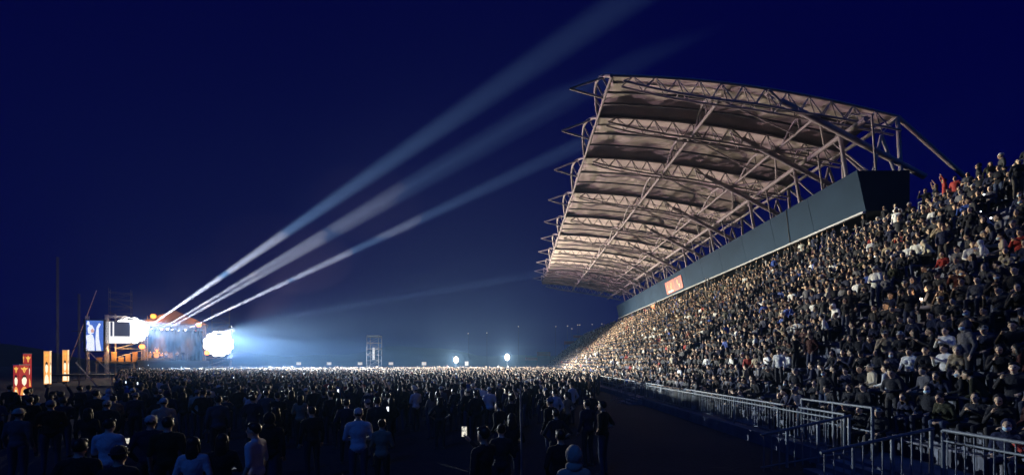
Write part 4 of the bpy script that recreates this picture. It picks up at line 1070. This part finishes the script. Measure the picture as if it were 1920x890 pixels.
# ------------------------------------------------------------------ far lights
glow_w = emat('flood_lens', (1, .88, .66), 3.5); 
for k, (px, py, Y) in enumerate(((855, 674, 95), (951, 669, 95))):
    p = at_y(px, py, Y); t = thing('floodlight', ['left of the two glaring floodlights at the far crowd edge', 'right of the two glaring floodlights at the far crowd edge'][k], 'floodlight', (p.x, Y, 0), 0, 'floodlights at the far crowd edge')
    a = MB(); a.tube([(0, .2, 0), (0, .2, p.z)], .06, 8); a.build('pole', M['galv'], t); a = MB(); a.box(-.6, .6, .03, .3, p.z - .6, p.z + .6); a.build('housing', M['black'], t)
    a = MB(); a.ell((0, .0, p.z), (.55, .10, .75), 14, 10); a.build('lens', glow_w, t)
    spot('flood_lamp', (p.x, Y - .3, p.z), (p.x - 2, 30, 1), 70000, 140, .5, (1, .86, .62), .3)
sgn = emat('sign_lit', (1, .82, .62), .55, base=(.7,.65,.6))
for k, (px, wpx, hpx) in enumerate(((560, 9, 5), (617, 9, 5), (675, 9, 5), (733, 9, 5), (795, 9, 6), (875, 7, 8))):
    Y = 98; p = at_y(px, 681, Y); w = wpx * Y / 810 * .92; hh = hpx * Y / 810
    t = thing('small_sign', f"small pale panel at the far crowd edge, {['leftmost of the row','second in the row from the stage','left of the scaffold tower','right of the scaffold tower','left of the two floodlights','between the two floodlights'][k]}", 'sign', (p.x, Y, 0), 0, 'pale panels along the far crowd edge')
    a = MB(); a.box(-w/2, w/2, -.04, .04, p.z - hh/2, p.z + hh/2); a.build('panel', sgn, t); a = MB(); a.tube([(0, .08, 0), (0, .08, p.z + hh/2)], .05, 6); a.build('post', M['galv'], t)
hl = emat('street_lamp_lens', (1, .85, .6), .7)
for k, (px, py) in enumerate(((878, 625), (913, 624), (972, 612), (1042, 612), (1064, 611), (1083, 609), (1087, 609), (1110, 608), (1128, 607), (1072, 616))):
    Y = 330; p = at_y(px, py, Y)
    t = thing('street_lamp', f"tiny far street lamp on the hills, {['farthest left of the far lamps','second from the left','above the right floodlight','left end of the row by the stand','second in the row by the stand','left of the close pair','right of the close pair','third from the canopy','nearest the canopy','lowest one, amber'][k]}", 'street lamp', (p.x, Y, 0), 0, 'far street lamps')
    a = MB(); a.tube([(0, 0, 0), (0, 0, p.z)], .15, 6); a.tube([(0, 0, p.z), (0, -.6, p.z + .3)], .12, 6); a.build('pole', M['black'], t); a = MB(); a.ell((0, -.7, p.z + .1), (.42, .42, .3), 10, 6); a.build('lamp_head', hl, t)
# thin pole in the near field
p = at_z(981, 888, 1.0); p = at_y(976, 728, 7.0)
t = thing('thin_pole', 'thin pale metal pole standing alone in the near field right of centre', 'pole', (p.x, 7.0, 0)); a = MB(); a.tube([(.03, 0, 0), (.0, 0, p.z)], .016, 8); a.build('tube', M['galv'], t); a = MB(); a.tube([(.03,0,0),(.03,0,.03)], .14, 14); a.build('base', M['black'], t)

# things that would still share a label are told apart by their distance
same = {}
for o in scn.objects:
    if o.get('category') and o.parent is None: same.setdefault(o['label'], []).append(o)
for lb, os_ in same.items():
    if len(os_) < 2: continue
    os_.sort(key=lambda o: (o.location - CAM).length)
    if len(lb.split()) > 15: lb = lb.replace('person in ', 'person, ', 1).replace(', near crowd', '').replace(', dense crowd', '').replace(', loose crowd', '')
    for k, o in enumerate(os_):
        o['label'] = (('nearer ', 'farther ') if len(os_) == 2 else ('nearest ', *['middle ']*(len(os_) - 2), 'farthest '))[k] + lb
# ------------------------------------------------------------------ haze, sky, light
HZ = MB(); HZ.box(-260, 240, -40, 860, -2.2, 33.5)
hz, nt, b = newmat('night_haze'); nt.nodes.remove(b); pv = nt.nodes.new('ShaderNodeVolumePrincipled')
pv.inputs['Color'].default_value = (.27, .52, 1.0, 1); pv.inputs['Density'].default_value = .00043; pv.inputs['Anisotropy'].default_value = .5
nt.links.new(pv.outputs[0], nt.nodes['Material Output'].inputs['Volume'])
tag(HZ.build('haze', hz), None, kind='stuff')
def smoke(name, c, rad, dens, rz=0.0, col=(1.0, .86, .84, 1)):
    if dens not in SM:
        m, nt, b = newmat('smoke_air'); nt.nodes.remove(b); pv = nt.nodes.new('ShaderNodeVolumePrincipled')
        pv.inputs['Color'].default_value = col; pv.inputs['Density'].default_value = dens; pv.inputs['Anisotropy'].default_value = .4
        nt.links.new(pv.outputs[0], nt.nodes['Material Output'].inputs['Volume']); SM[dens] = m
    b = MB(); b.ell((0, 0, 0), rad, 32, 20); o = b.build(name, SM[dens]); o.location = c; o.rotation_euler = (0, 0, rz); tag(o, None, kind='stuff')
SM = {}
smoke('stage_smoke', SW(0, 2.8, 6.4), (4.3, 3.2, 3.2), .03, UL)
for k, (q, rad, dn) in enumerate(((.10, (9, 7, 5), .00035), (.26, (10, 8, 6), .00031), (.45, (10, 9, 6), .0003), (.66, (8, 8, 5), .0002))):
    smoke('smoke_drift', src[1].lerp(beams[1][1], q) + Vector((0, 2*(k % 2), 1.2*(k % 2))), rad, dn, UL)
w = bpy.data.worlds.new('World'); scn.world = w; w.use_nodes = True; nt = w.node_tree; bg = nt.nodes['Background']
sky = nt.nodes.new('ShaderNodeTexSky'); sky.sky_type = 'NISHITA'; sky.sun_disc = False; sky.sun_elevation = R(35); sky.sun_rotation = R(200)
mx = nt.nodes.new('ShaderNodeMix'); mx.data_type = 'RGBA'; mx.blend_type = 'MULTIPLY'; mx.inputs[0].default_value = 1
nt.links.new(sky.outputs[0], mx.inputs[6]); mx.inputs[7].default_value = (.001, .002, .42, 1)
hs = nt.nodes.new('ShaderNodeMix'); hs.data_type = 'RGBA'; hs.inputs[0].default_value = .85; hs.inputs[7].default_value = (.0, .004, .98, 1)
nt.links.new(mx.outputs[2], hs.inputs[6]); nt.links.new(hs.outputs[2], bg.inputs['Color']); bg.inputs['Strength'].default_value = .038
sl = bpy.data.lights.new('navy_fill', 'SUN'); sl.energy = .36; sl.angle = R(8); sl.color = (.03, .19, .90)  # added blue fill lamp, no moon in view; lifts near shadows to navy
so = bpy.data.objects.new('navy_fill', sl); COL.objects.link(so); so.rotation_euler = Vector((.3, .6, -.8)).to_track_quat('-Z', 'Y').to_euler()

scn.render.engine = 'CYCLES'
c = scn.cycles
c.max_bounces = 3; c.diffuse_bounces = 1; c.glossy_bounces = 1; c.transmission_bounces = 1; c.volume_bounces = 0; c.transparent_max_bounces = 32
c.use_light_tree = True; c.caustics_reflective = False; c.caustics_refractive = False
c.sample_clamp_indirect = 3
c.use_denoising = True
try: c.denoiser = 'OPENIMAGEDENOISE'
except Exception: pass
v = scn.view_settings; v.view_transform = 'Standard'; v.look = 'None'; v.exposure = 0; v.gamma = 1; v.use_curve_mapping = False
